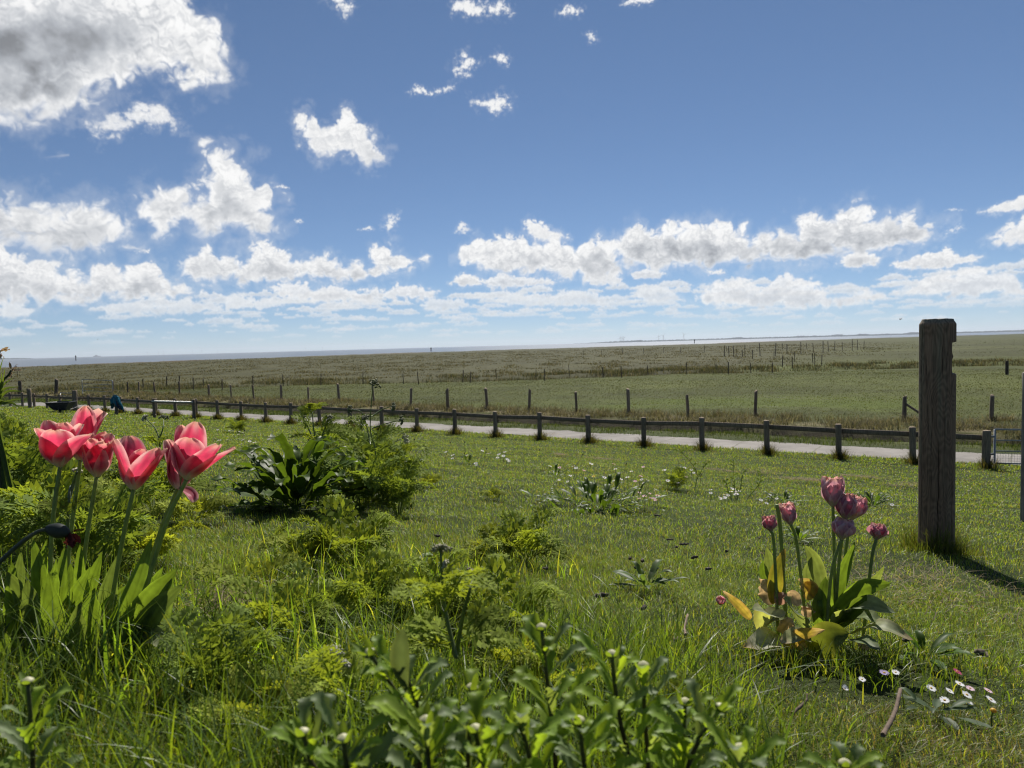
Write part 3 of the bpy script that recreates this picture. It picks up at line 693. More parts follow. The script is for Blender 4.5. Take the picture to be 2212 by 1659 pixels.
# --- the big notched post in front
def big_post():
    base = at((936.3, 549)); Y = base[1]
    R = 36.6 / 2 / F * Y * .87
    h = pt((936, 319.5), Y)[2] - base[2]
    seg = 220; rows = 260
    zs = np.concatenate([np.linspace(-.25, h - .018, rows), [h - .006, h, h + .001, h + .002]])
    an = np.arange(seg) / seg * 2 * math.pi
    A_, Z_ = np.meshgrid(an, zs)
    rad = np.full(A_.shape, R) * (1 + .012 * np.cos(A_ * 2 + 1) + .006 * fbm(A_ * 3, Z_ * 2, 4, 70))
    rad *= 1 + .03 * (1 - sstep(0, .9, Z_ / h)) * 0
    # chamfer
    dz = h - Z_; rad *= 1 - .14 * sstep(.028, .003, dz) * 1.0
    rad[-2:] *= .97; rad[-1:] *= .03
    # drying cracks: narrow wandering grooves facing the lens
    view = math.atan2(-base[1], -base[0])
    crack_c = np.ones(A_.shape)
    for da, w, dp, z0, z1, sd in ((.15, .016, .018, -.1, .62, 1), (-.95, .016, .02, .05, 1.25, 2), (.95, .014, .015, .0, .5, 3), (-.25, .008, .006, .3, .9, 4), (.5, .008, .006, .5, 1.2, 5), (-.62, .008, .006, .6, 1.1, 6), (.25,.008,.006,.85,1.2,7), (-1.25,.012,.015,.0,.85,8)):
        ang = view + da + .10 * vnoise(zs * 3, zs * 0, 80 + sd)[:, None] + .03 * vnoise(zs * 12, zs * 0, 90 + sd)[:, None] + .12 * (zs[:, None] - .5)
        df = (A_ - ang + math.pi) % (2 * math.pi) - math.pi
        m = sstep(z0, z0 + .1, Z_) * (1 - sstep(z1 - .1, z1, Z_)); g = np.exp(-(df / w) ** 2) * m
        rad -= dp * g * (R / .1); crack_c *= 1 - .75 * g
    X = rad * np.cos(A_); Yc = rad * np.sin(A_)
    # rebate cut out of the right-hand side, below the head
    right = np.array([math.cos(view + math.pi / 2), math.sin(view + math.pi / 2)])
    dp_ = X * right[0] + Yc * right[1]
    k = F / Y
    z_top = h - (343 - 319.5) / k; z_bot = h - (373 - 319.5) / k
    inn = (Z_ > z_bot) & (Z_ < z_top)
    lim = R * .77 + .003 * fbm(Z_ * 18, A_ * 3, 3, 75) + .006 * np.exp(-((Z_ - (z_bot + (z_top - z_bot) * .55)) / .012) ** 2)
    over = np.where(inn, np.maximum(0, dp_ - lim), 0)
    X -= over * right[0]; Yc -= over * right[1]
    Z2 = Z_ + .003 * vnoise(A_ * 4, Z_ * 0, 77) * (dz < .03)
    mb = MB()
    lft = sstep(-.3, -1.0, (X * right[0] + Yc * right[1]) / R)
    c = np.array([.21, .130, .085])[None, None] * (1 + .25 * fbm(A_ * 6, Z_ * 2.5, 4, 71)[..., None])
    green = sstep(.1, .6, fbm(A_ * 2, Z_ * 1.2, 3, 72) + .5 * lft)[..., None]
    c = c * (1 - .6 * green) + np.array([.20, .165, .11]) * .6 * green
    c = np.where(over[..., None] > .002, np.array([.17, .16, .15]), c)
    top = sstep(.03, .0, dz)[..., None]; c = c * (1 - top) + np.array([.19, .17, .125]) * top
    c = c * crack_c[..., None]
    mb.grid(np.stack([base[0] + X, base[1] + Yc, base[2] + Z2], -1), np.clip(c, .004, 1), closed=True)
    m, nt, out = new_mat('old_timber')
    a = N(nt, 'ShaderNodeVertexColor', _layer_name='Col'); tc = N(nt, 'ShaderNodeTexCoord')
    mp = N(nt, 'ShaderNodeMapping'); L(nt, tc.outputs['Object'], mp.inputs[0]); mp.inputs['Scale'].default_value = (7, 7, 2.1)
    nd = N(nt, 'ShaderNodeTexNoise', Scale=.9, Detail=2); L(nt, mp.outputs[0], nd.inputs['Vector'])
    # contour lines of a smooth field give cathedral grain
    mu = N(nt, 'ShaderNodeMath', _operation='MULTIPLY'); L(nt, nd.outputs['Fac'], mu.inputs[0]); mu.inputs[1].default_value = 190
    sn = N(nt, 'ShaderNodeMath', _operation='SINE'); L(nt, mu.outputs[0], sn.inputs[0])
    mp2 = N(nt, 'ShaderNodeMapping'); L(nt, tc.outputs['Object'], mp2.inputs[0]); mp2.inputs['Scale'].default_value = (60, 60, 3)
    n2 = N(nt, 'ShaderNodeTexNoise', Scale=2.5, Detail=7, Roughness=.7); L(nt, mp2.outputs[0], n2.inputs['Vector'])
    md = N(nt, 'ShaderNodeMath', _operation='MULTIPLY_ADD'); L(nt, sn.outputs[0], md.inputs[0]); md.inputs[1].default_value = .085; L(nt, n2.outputs['Fac'], md.inputs[2])
    mr = N(nt, 'ShaderNodeMapRange'); L(nt, md.outputs[0], mr.inputs[0]); mr.inputs[1].default_value = .25; mr.inputs[2].default_value = .75; mr.inputs[3].default_value = .5; mr.inputs[4].default_value = 1.5
    mx = N(nt, 'ShaderNodeVectorMath', _operation='SCALE'); L(nt, a.outputs['Color'], mx.inputs[0]); L(nt, mr.outputs[0], mx.inputs['Scale'])
    p = N(nt, 'ShaderNodeBsdfPrincipled', Roughness=.85); p.inputs['Specular IOR Level'].default_value = .2; L(nt, mx.outputs[0], p.inputs['Base Color'])
    b = N(nt, 'ShaderNodeBump', Strength=.45, Distance=.003); L(nt, md.outputs[0], b.inputs['Height']); L(nt, b.outputs[0], p.inputs['Normal'])
    L(nt, p.outputs[0], out.inputs['Surface'])
    tag(mb.build('notched_post', m, origin=base), 'big round weathered timber post with a notch cut into its right side', 'post')
    return base, R
BP, BPR = big_post()
# squared grey post cut by the right edge of the photograph
eb = pt(S(4116, 1880), 7.0); eb[2] = gz(eb[0], eb[1])
eh = pt(S(4092, 1488), 7.0)[2] - eb[2]
single_post(eb, 'narrow pale grey squared post at the very right edge before the mesh gate', eh, .055, np.array([.17, .15, .13]), 306, square=True)

# --- steel field gate with wire mesh, right end of the rail fence
def field_gate(name, label, a, b, h, bars, mesh_to=0, upright=(0, 1), r=.022, z0=.12, col=(.30, .32, .33), rounded=False):
    a = np.array(a, float); b = np.array(b, float)
    root = thing(name, a, label, 'gate')
    up = np.array([0, 0, 1.0]); d = b - a
    mb = MB()
    c1, c2 = a + up * z0, a + up * (z0 + h); c3, c4 = b + up * (z0 + h), b + up * z0
    if rounded:
        e = unit(d) * .12
        mb.tube(curve([c1, c2 - up * .12, c2 - up * .03 + e * .25, c2 + e], 8), r, 8, col); mb.tube([c2 + e, c3 - e], r, 8, col)
        mb.tube(curve([c3 - e, c3 - up * .03 - e * .25, c3 - up * .12, c4], 8), r, 8, col); mb.tube([c1, c4], r, 8, col)
    else:
        mb.tube([c1, c2], r * 1.15, 8, col); mb.tube([c2, c3], r, 8, col); mb.tube([c3, c4], r * 1.15, 8, col); mb.tube([c4, c1], r, 8, col)
    mb.build('gate_frame', M_STEEL, root)
    for f in bars:
        mb = MB(); mb.tube([a + up * (z0 + h * f), b + up * (z0 + h * f)], r * .7, 6, col); mb.build('bar', M_STEEL, root)
    if mesh_to:
        mb = MB(); n = int(np.linalg.norm(d) / .06)
        for i in range(1, n):
            q = a + d * i / n; mb.tube([q + up * z0, q + up * (z0 + h * mesh_to)], .003, 4, col, cap=False)
        for i in range(1, 5):
            f = mesh_to * i / 5; mb.tube([a + up * (z0 + h * f), b + up * (z0 + h * f)], .003, 4, col, cap=False)
        mb.build('wire_mesh', M_STEEL, root)
    return root
g0 = np.array([fpos[0][0], fpos[0][1], fpos[0][2]]) + [.20, -.02, 0]
gate_r = field_gate('field_gate', 'galvanised steel gate with wire mesh in its lower half at the right edge', g0, g0 + np.array([2.6, -.9, 0]), .86, (.36, .68), .36)
mb = MB(); mb.box(g0 + [-.06, 0, .80], (.16, .04, .05), None, (.2, .2, .2), bev=.01); mb.build('hinge', M_STEEL, gate_r); mb = MB(); mb.box(g0 + [-.06, 0, .35], (.16, .04, .05), None, (.2, .2, .2), bev=.01); mb.build('hinge', M_STEEL, gate_r)
# small gate between the thick gate posts, and a wide one out in the field
a_ = on_fence(S(245, 0)[0], .4); b_ = on_fence(S(296, 0)[0], .2)
field_gate('garden_gate', 'small galvanised gate closed between fence posts behind the wheelbarrow', a_, b_, .95, (.33, .6, .8), 0)
a_ = on_fence(S(335, 0)[0], 10); b_ = on_fence(S(456, 0)[0], 9)
field_gate('field_gate', 'wide galvanised field gate with rounded corners standing behind the rail fence', a_, b_, 1.35, (.25, .5, .72), 0, rounded=True, r=.03)
# galvanised rail on two short posts in front of the fence
br = thing('hitching_rail', on_fence(S(700, 0)[0], -1.2), 'pale metal hitching rail on two short wooden posts before the fence', 'rail')
q = []
for px in (617, 776):
    b_ = on_fence(S(px, 0)[0], -1.6 if px == 617 else -.6); mb = MB(); post_mesh(mb, b_, 1.0, .085, seed=px, col=GREYWOOD * .8); mb.build('post', M_WOOD, br); q.append(b_ + [0, -.07, .86])
mb = MB(); mb.tube([q[0] + (q[0] - q[1]) * .03, q[1]], .038, 8, (.5, .5, .48)); mb.build('rail', M_STEEL, br)

# --- dark wheelbarrow tipped towards the lens, left of the gate post
def wheelbarrow():
    c = on_fence(S(243, 0)[0], -2.2)
    k = c[1] / F                                    # metres per picture pixel out there
    root = thing('wheelbarrow', c, 'dark grey wheelbarrow with a flared tray seen end on by the fence', 'wheelbarrow')
    w = 98 / 4 * k; hb = 34 / 4 * k; wb = w * .42
    z1 = c[2] + .52 + .06; z0 = z1 - hb * 1.0; Ld = 1.0
    col = (.030, .033, .036)
    rim = [(-w / 2, -Ld * .35), (w / 2, -Ld * .35), (w * .42, Ld * .65), (-w * .42, Ld * .65)]
    bot = [(-wb / 2, -Ld * .1), (wb / 2, -Ld * .1), (wb * .45, Ld * .45), (-wb * .45, Ld * .45)]
    mb = MB()
    P = []
    for f in np.linspace(0, 1, 6):
        P.append([(c[0] + bx + (rx - bx) * f ** .9, c[1] + by + (ry - by) * f ** .9, z0 + (z1 - z0) * f) for (bx, by), (rx, ry) in zip(bot, rim)])
    P = np.array(P)
    inner = P.copy(); cen = P.mean(1, keepdims=True); inner = cen + (P - cen) * .955; inner[:, :, 2] += .012
    allr = np.concatenate([[P[0] * .02 + P[0].mean(0) * .98], P, [P[-1] + (P[-1] - cen[-1]) * .05], inner[::-1], [inner[0] * .02 + inner[0].mean(0) * .98]])
    mb.grid(allr, col, closed=True); mb.build('tray', M_TRAY, root, smooth=False)
    mb = MB(); an = np.linspace(0, 2 * math.pi, 25)
    wc = np.array([c[0], c[1] - .05, c[2] + .18])
    mb.tube(np.stack([wc[0] + 0 * an, wc[1] + .145 * np.cos(an), wc[2] + .145 * np.sin(an)], -1), .04, 8, (.02, .02, .02), cap=False); wh = mb.build('wheel', M_TRAY, root)
    for sgn in (-1, 1):
        mb = MB(); mb.tube([wc + [sgn * .05, 0, 0], [c[0] + sgn * .17, c[1] + .45, z0 - .02], [c[0] + sgn * .28, c[1] + 1.45, z0 + .14]], .017, 7, (.12, .12, .12)); mb.build('handle', M_STEEL, root)
        mb = MB(); mb.tube([[c[0] + sgn * .2, c[1] + .62, z0], [c[0] + sgn * .24, c[1] + .7, c[2]]], .015, 7, (.12, .12, .12)); mb.build('leg', M_STEEL, root)
wheelbarrow()

# --- blue jacket hung over a short post
def jacket():
    c = on_fence(S(466, 0)[0], -1.3); k = c[1] / F
    single_post(c, 'short wooden post with a blue jacket hung over it', 1.02, .09, GREYWOOD * .7, 310)
    top = c[2] + 1.05
    mb = MB()
    n, m = 26, 40
    v = np.linspace(0, 1, n)[:, None]; a = np.linspace(0, 2 * math.pi, m, endpoint=False)[None]
    ln = .62 + .16 * np.sin(a + .9) + .12 * np.sin(2 * a + 2) + .05 * np.sin(5 * a)     # ragged hem
    rad = .03 + .12 * np.minimum(1, v * 5) ** .6 + .10 * v + .035 * v * np.sin(6 * a + 2 * v) + .02 * v * np.sin(11 * a + 1)
    drop = np.maximum(0, v - .08) * ln
    X = c[0] - .02 + rad * np.cos(a) * (1.15) + .14 * v * np.maximum(0, np.cos(a - .2)); Yv = c[1] + rad * np.sin(a) * .85; Z = top - drop * 1.15 - .04 * v * (1 - v)
    C = np.array([.012, .12, .18])[None, None] * (1 + .0 * X[..., None]); C = np.where((np.cos(a + .6) > .82)[..., None] & (v > .3)[..., None], np.array([.02, .025, .05]), C)
    root = thing('jacket', (c[0], c[1], top), 'teal blue jacket hanging over a short fence post', 'jacket')
    mb.grid(np.stack([X, Yv, Z], -1), C, closed=True); mb.build('body', M_CLOTH, root)
    mb = MB(); mb.tube(curve([[c[0] + .12, c[1] - .10, top - .08], [c[0] + .24, c[1] - .12, top - .35], [c[0] + .36, c[1] - .06, top - .62], [c[0] + .40, c[1] - .05, top - .80]], 10), np.linspace(.075, .05, 10), 9, (.014, .13, .19)); mb.build('sleeve', M_CLOTH, root)
    mb = MB(); mb.tube(curve([[c[0] - .10, c[1] - .08, top - .06], [c[0] - .22, c[1] - .08, top - .22], [c[0] - .26, c[1] - .05, top - .36]], 8), np.linspace(.07, .055, 8), 9, (.012, .11, .17)); mb.build('sleeve', M_CLOTH, root)
    mb = MB(); mb.tube(curve([[c[0] - .10, c[1] - .05, top + .0], [c[0], c[1] - .09, top + .05], [c[0] + .10, c[1] - .02, top + .01]], 8), .035, 8, (.012, .10, .16)); mb.build('collar', M_CLOTH, root)
jacket()

# ------------------------------------------------------------------ far shore
def far_shore():
    D = 7000.
    mb = MB()
    xs = np.linspace(2300, 4400, 700)
    hz = []
    for i, x in enumerate(xs):
        d = ray(x / 4, 384 - 0); az = math.atan2(d[0], d[1])
        ramp_ = sstep(2300, 2480, x)
        h = (5 + 5 * ramp_) * (.35 + .65 * ramp_) + 12 * ramp_ * max(0, float(fbm(np.array([x * .02]), np.array([3.]), 4, 91)[0]) + .05) + 5 * random.random() * ramp_
        hz.append((az, max(1.0, h)))
    P = np.zeros((4, len(xs), 3))
    for i, (az, h) in enumerate(hz):
        for j, (dd, z) in enumerate(((0, -1), (10, h), (250, h * .9), (300, -1))):
            P[j, i] = [(D + dd) * math.sin(az), (D + dd) * math.cos(az), z]
    mb.grid(P, (.055, .065, .055)); tag(mb.build('far_shore', M_FAR), kind='structure')
    mb = MB(); P = np.zeros((4, 60, 3))
    for i in range(60):
        az = math.radians(-37.5 + 3.6 * i / 59); h = 9 * math.sin(math.pi * min(1, max(0, (i + 25) / 85))) ** .5 * (1 + .25 * random.random())
        for j, (dd, z) in enumerate(((0, -1), (10, h), (200, h), (260, -1))): P[j, i] = [(D + dd) * math.sin(az), (D + dd) * math.cos(az), z]
    mb.grid(P, (.06, .07, .07)); tag(mb.build('sandbank', M_FAR), kind='structure')
    # wind turbines
    def turbine(px, D, hub, label, group, rot):
        d = ray(px, 345); az = math.atan2(d[0], d[1]); c = np.array([D * math.sin(az), D * math.cos(az), 0.])
        root = thing('wind_turbine', c, label, 'wind turbine', group)
        mb = MB(); mb.tube([c, c + [0, 0, hub]], [2.6, 1.5], 8, (.20, .21, .22)); mb.build('tower', M_FAR, root)
        mb = MB(); mb.box(c + [0, 0, hub], (3, 8, 3.5), None, (.22, .22, .23), bev=.4); mb.build('nacelle', M_FAR, root)
        for k in range(3):
            a = rot + k * 2 * math.pi / 3
            mb = MB(); mb.tube([c + [0, -5, hub], c + [math.sin(a) * hub * .5, -5, hub + math.cos(a) * hub * .5]], [1.6, .5], 5, (.2, .21, .22)); mb.build('blade', M_FAR, root)
    for i, (x, h, lb) in enumerate(((2481, 46, 'leftmost of three close wind turbines on the far shore'), (2488.5, 46, 'middle of three close wind turbines on the far shore'), (2496, 46, 'right one of three close wind turbines on the far shore'),
                     (2635.5, 52, 'shorter of two paired wind turbines on the far shore'), (2653, 58, 'taller of two paired wind turbines on the far shore'), (2736, 62, 'solitary wind turbine to the right on the far shore'))):
        turbine(x / 4, 7100, h, lb, 'wind turbines on the far shore', i * .7)
    for i, x in enumerate((588, 632, 652, 770, 805, 868, 1220, 1290, 1455)):
        turbine(x / 4, 15000, 62, 'hazy offshore wind turbine on the horizon over the open sea', 'offshore wind turbines', i * 1.1)
    # channel beacons and a ship
    for x, lb, h in ((303, 'tiny dark beacon in the water at the far left', 6), (1724, 'tiny dark beacon standing where marsh meets sea', 4), (2778, 'tiny dark beacon in the water below the far shore', 5)):
        d = ray(x / 4, 360 - x / 4 * .027); az = math.atan2(d[0], d[1]); D = 900. if x != 1724 else 700.; c = np.array([D * math.sin(az), D * math.cos(az), 0.])
        mb = MB(); mb.tube([c - [0, 0, 1], c + [0, 0, h * .6], c + [0, 0, h * .62], c + [0, 0, h]], [.5, .4, .9, .1], 8, (.03, .03, .03)); tag(mb.build('beacon', M_MISC, origin=c), lb, 'beacon', 'channel beacons')
    d = ray(388 / 4, 356); az = math.atan2(d[0], d[1]); c = np.array([9000 * math.sin(az), 9000 * math.cos(az), 0.])
    root = thing('ship', c, 'small hazy ship on the horizon at the left', 'ship')
    mb = MB(); mb.box(c + [0, 0, 4], (75, 14, 9), None, (.12, .13, .15), bev=2); mb.build('hull', M_FAR, root)
    mb = MB(); mb.box(c + [-8, 0, 14], (22, 10, 12), None, (.25, .26, .27), bev=.5); mb.build('superstructure', M_FAR, root)
far_shore()

# ------------------------------------------------------------------ birds
def bird(p, Y, label, span, up):
    c = pt(p, Y); root = thing('bird', c, label, 'bird', 'birds in the sky')
    v = np.linspace(0, 1, 9); rad = span * np.array([.005, .035, .055, .07, .065, .05, .035, .02, .03])
    mb = MB(); mb.tube(np.stack([c[0] + (v - .5) * span * .62, c[1] + 0 * v, c[2] + .02 * span * np.sin(v * 6)], -1), rad, 8, (.05, .04, .035)); mb.build('body', M_MISC, root)
    for s in (-1, 1):
        mb = MB(); n = 9; u = np.linspace(0, 1, n)
        le = np.stack([c[0] + .05 * span + u * span * .12, c[1] + s * span * (.05 + .45 * u), c[2] + up * span * u ** 1.2 + .02 * span], -1)
        ch = span * (.16 * (1 - u) ** .6 + .015); te = le - np.stack([ch, 0 * u, 0 * u], -1)
        G = np.stack([le, (le + te) / 2 + [0, 0, .012 * span], te], 1); mb.grid(G, (.06, .045, .04)); mb.build('wing', M_MISC, root)
bird(V(1945, 690), 30, 'small dark bird flying over the horizon left of the notched post', .19, .35)
bird(S(392, 1358), 60, 'tiny dark bird low in the sky at the left', .16, .3)
bird(S(2367, 464), 50, 'tiny dark bird high in the middle of the blue sky', .12, .3)

# ------------------------------------------------------------------ sea air
def haze():
    m, nt, out = new_mat('sea_haze')
    v = N(nt, 'ShaderNodeVolumePrincipled', Density=.75e-4); v.inputs['Color'].default_value = (.74, .82, .92, 1); v.inputs['Anisotropy'].default_value = .2
    L(nt, v.outputs[0], out.inputs['Volume'])
    mb = MB(); mb.box((0, 8000, 50.), (36000, 17400, 104)); tag(mb.build('haze', m, smooth=False), kind='stuff')
haze()
# ------------------------------------------------------------------ grass
def blade_mesh(mb, base, h, w, ldir, lean, col, seg=3, tipc=1.15, twist=None):
    n = len(base); rs = RNG
    ts = np.linspace(0, 1, seg + 1)
    side_a = ldir + math.pi / 2 + rs.uniform(-.9, .9, n)
    sd = np.stack([np.cos(side_a), np.sin(side_a), np.zeros(n)], -1)
    ld = np.stack([np.cos(ldir), np.sin(ldir), np.zeros(n)], -1)
    Vv = np.zeros((n, 2 * seg + 1, 3)); C = np.zeros((n, 2 * seg + 1, 3))
    for i, t in enumerate(ts):
        p = base + ld * (h * lean * t ** 1.8)[:, None]; p[:, 2] += h * (t - .45 * np.minimum(lean, 1.2) * t ** 2.2)
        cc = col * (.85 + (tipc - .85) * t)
        if i < seg:
            ww = (w * .5 * (1 - t ** 2.2))[:, None]
            Vv[:, 2 * i] = p - sd * ww; Vv[:, 2 * i + 1] = p + sd * ww; C[:, 2 * i] = cc; C[:, 2 * i + 1] = cc
        else: Vv[:, 2 * i] = p; C[:, 2 * i] = cc
    k = 2 * seg + 1; o = np.arange(n)[:, None] * k
    q = np.concatenate([np.stack([o[:, 0] + 2 * i, o[:, 0] + 2 * i + 1, o[:, 0] + 2 * i + 3, o[:, 0] + 2 * i + 2], -1) for i in range(seg - 1)]) if seg > 1 else None
    t = np.stack([o[:, 0] + 2 * seg - 2, o[:, 0] + 2 * seg - 1, o[:, 0] + 2 * seg], -1)
    mb.add(Vv.reshape(-1, 3), q, t, np.clip(C.reshape(-1, 3), .002, 1))
def wedge(n, r0, r1, power, az=46):
    u = RNG.random(n); a = power + 1
    r = (r0 ** a + u * (r1 ** a - r0 ** a)) ** (1 / a); t = np.radians(RNG.uniform(-az, az, n))
    return r * np.sin(t), r * np.cos(t), r
GC = np.array([[.085, .135, .018], [.105, .150, .022], [.070, .115, .020], [.165, .172, .036], [.092, .118, .034]]) * 1.56
STRAW = np.array([[.26, .21, .11], [.20, .165, .085], [.32, .27, .16], [.15, .115, .06]])
def pick(pal, n, var=.2):
    c = pal[RNG.integers(0, len(pal), n)]; return c * (1 + var * RNG.normal(size=(n, 1))).clip(.5, 1.6)

def grow_lawn():
    n = 1250000
    x, y, r = wedge(n, .62, 62, -.28); xe, ye, re = wedge(330000, .8, 3.2, .3, 64); x, y, r = np.concatenate([x, xe]), np.concatenate([y, ye]), np.concatenate([r, re]); s = x * NX + y * NY
    k = (s < 22.85) & (y > .55); x, y, r, s = x[k], y[k], r[k], s[k]
    pn = fbm(x * 1.1, y * 1.1, 4, 120); p2 = fbm(x * 4, y * 4, 3, 121)
    keep = RNG.random(len(x)) < np.clip(.75 + .6 * p2, .35, 1); x, y, r, s, pn, p2 = [v[keep] for v in (x, y, r, s, pn, p2)]
    n = len(x); base = np.stack([x, y, ground(x, y) - .025], -1)
    h = (.020 + .026 * RNG.random(n) + .030 * np.clip(pn + .2, 0, 1) * RNG.random(n)) * (1 + .012 * r) * (.8 + .2 * sstep(1.2, 3, r))
    h += .09 * sstep(20.8, 22.4, s) * RNG.random(n)
    tc_ = at(V(1780, 1410)); h *= 1 - .8 * np.exp(-(((x - tc_[0]) / .36) ** 2 + ((y - tc_[1] + .12) / .26) ** 2) ** 2)
    tall = sstep(.35, -.35, x) * sstep(2.6, 1.5, y); h += .035 * tall * RNG.random(n)
    w = np.maximum(.0015, .00058 * r) * RNG.uniform(.7, 1.35, n)
    col = pick(GC, n, .22)
    yl = (sstep(-.1, .5, pn))[:, None]; col = col * (1 - .25 * yl) + np.array([.09, .12, .02]) * .25 * yl
    dry = RNG.random(n) < (.05 + .38 * sstep(.35, .75, x) * sstep(1.9, 1.3, y) * sstep(-.5, .3, pn) + .10 * sstep(-.1, .5, p2) + .20 * sstep(.05, .6, fbm(x * .7 + 9, y * .7, 4, 125)) * sstep(.3, 1.2, x))
    col[dry] = pick(STRAW, int(dry.sum()), .2) * .80
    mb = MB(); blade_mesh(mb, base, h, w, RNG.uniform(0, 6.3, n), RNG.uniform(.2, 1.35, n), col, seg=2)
    tag(mb.build('lawn_grass', M_GRASS), kind='stuff')
grow_lawn()

def grow_long():
    mb = MB()
    # long soft grass in the left foreground
    n = 27000
    x = RNG.uniform(-1.5, .50, n); y = .66 + 1.35 * RNG.random(n) ** 1.2
    dens = sstep(.36, -.12, x + .25 * vnoise(y * 3, y * 0, 130)) * (.35 + .65 * sstep(-.25, .3, fbm(x * 4, y * 4, 3, 131))) * sstep(2.0, 1.2, y)
    k = RNG.random(n) < dens; x, y = x[k], y[k]; n = len(x)
    base = np.stack([x, y, ground(x, y) - .02], -1); h = RNG.uniform(.06, .19, n); w = RNG.uniform(.0015, .0036, n)
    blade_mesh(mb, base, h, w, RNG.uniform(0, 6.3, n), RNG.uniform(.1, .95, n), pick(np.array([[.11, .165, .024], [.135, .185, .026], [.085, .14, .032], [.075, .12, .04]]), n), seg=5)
    # a few broad tall blades around V(780,1200)
    for (cx, cy, k, hh, ww) in ((770, 1235, 260, .16, .005), (700, 1260, 200, .14, .005), (560, 1330, 200, .13, .005), (640, 1420, 260, .15, .005), (470, 1440, 220, .16, .005), (1100, 1225, 160, .11, .004)):
        c = at(V(cx, cy)); a = RNG.uniform(0, 6.3, k); rr = .22 * np.sqrt(RNG.random(k)); x = c[0] + rr * np.cos(a) * 1.3; y = c[1] + rr * np.sin(a)
        blade_mesh(mb, np.stack([x, y, ground(x, y) - .01], -1), RNG.uniform(.4, 1.15, k) * hh, RNG.uniform(.5, 1.2, k) * ww, RNG.uniform(0, 6.3, k), RNG.uniform(.1, .9, k), pick(GC, k) * 1.3, seg=5)
    # dark grass under the wilting tulips
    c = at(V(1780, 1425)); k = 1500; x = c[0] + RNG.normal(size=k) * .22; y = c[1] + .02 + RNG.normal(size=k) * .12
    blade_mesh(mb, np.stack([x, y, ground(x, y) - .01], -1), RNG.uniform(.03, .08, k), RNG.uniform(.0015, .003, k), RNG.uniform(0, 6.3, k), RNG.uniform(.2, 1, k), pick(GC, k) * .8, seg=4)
    # wispy growth round the foot of the notched post
    k = 1700; a = RNG.uniform(0, 6.3, k); rr = BPR * (1.0 + RNG.exponential(.75, k)); x = BP[0] + rr * np.cos(a); y = BP[1] + rr * np.sin(a)
    pal = np.array([[.070, .095, .022], [.085, .095, .030], [.06, .085, .018], [.12, .115, .055]])
    blade_mesh(mb, np.stack([x, y, ground(x, y) - .01], -1), RNG.uniform(.05, .30, k) * (.6 + .4 * np.sin(a * 3 + 1)) * np.exp(-(rr / BPR - 1) * .22), RNG.uniform(.0014, .0026, k), a + RNG.normal(size=k) * 1.0, RNG.uniform(.05, .75, k), pick(pal, k), seg=4)
    tag(mb.build('long_grass', M_GRASS), kind='stuff')
    # shaggy collars at the feet of the rail fence posts
    mb = MB()
    for (px_, py_, pz_, ph_) in fpos[:26]:
        k = 380; a = RNG.uniform(0, 6.3, k); rr = np.abs(RNG.normal(size=k)) * .16 + .05; x = px_ + rr * np.cos(a) + .02; y = py_ + rr * np.sin(a) - .05
        wdt = max(.004, .0004 * py_)
        blade_mesh(mb, np.stack([x, y, ground(x, y) - .01], -1), RNG.uniform(.20, .60, k) * np.exp(-rr * 2.0), RNG.uniform(.7, 1.3, k) * wdt, a, RNG.uniform(.1, .8, k), pick(np.array([[.045, .042, .018], [.060, .055, .025], [.035, .040, .014], [.085, .07, .04]]), k), seg=3)
    tag(mb.build('fence_foot_grass', M_GRASS), kind='stuff')
grow_long()

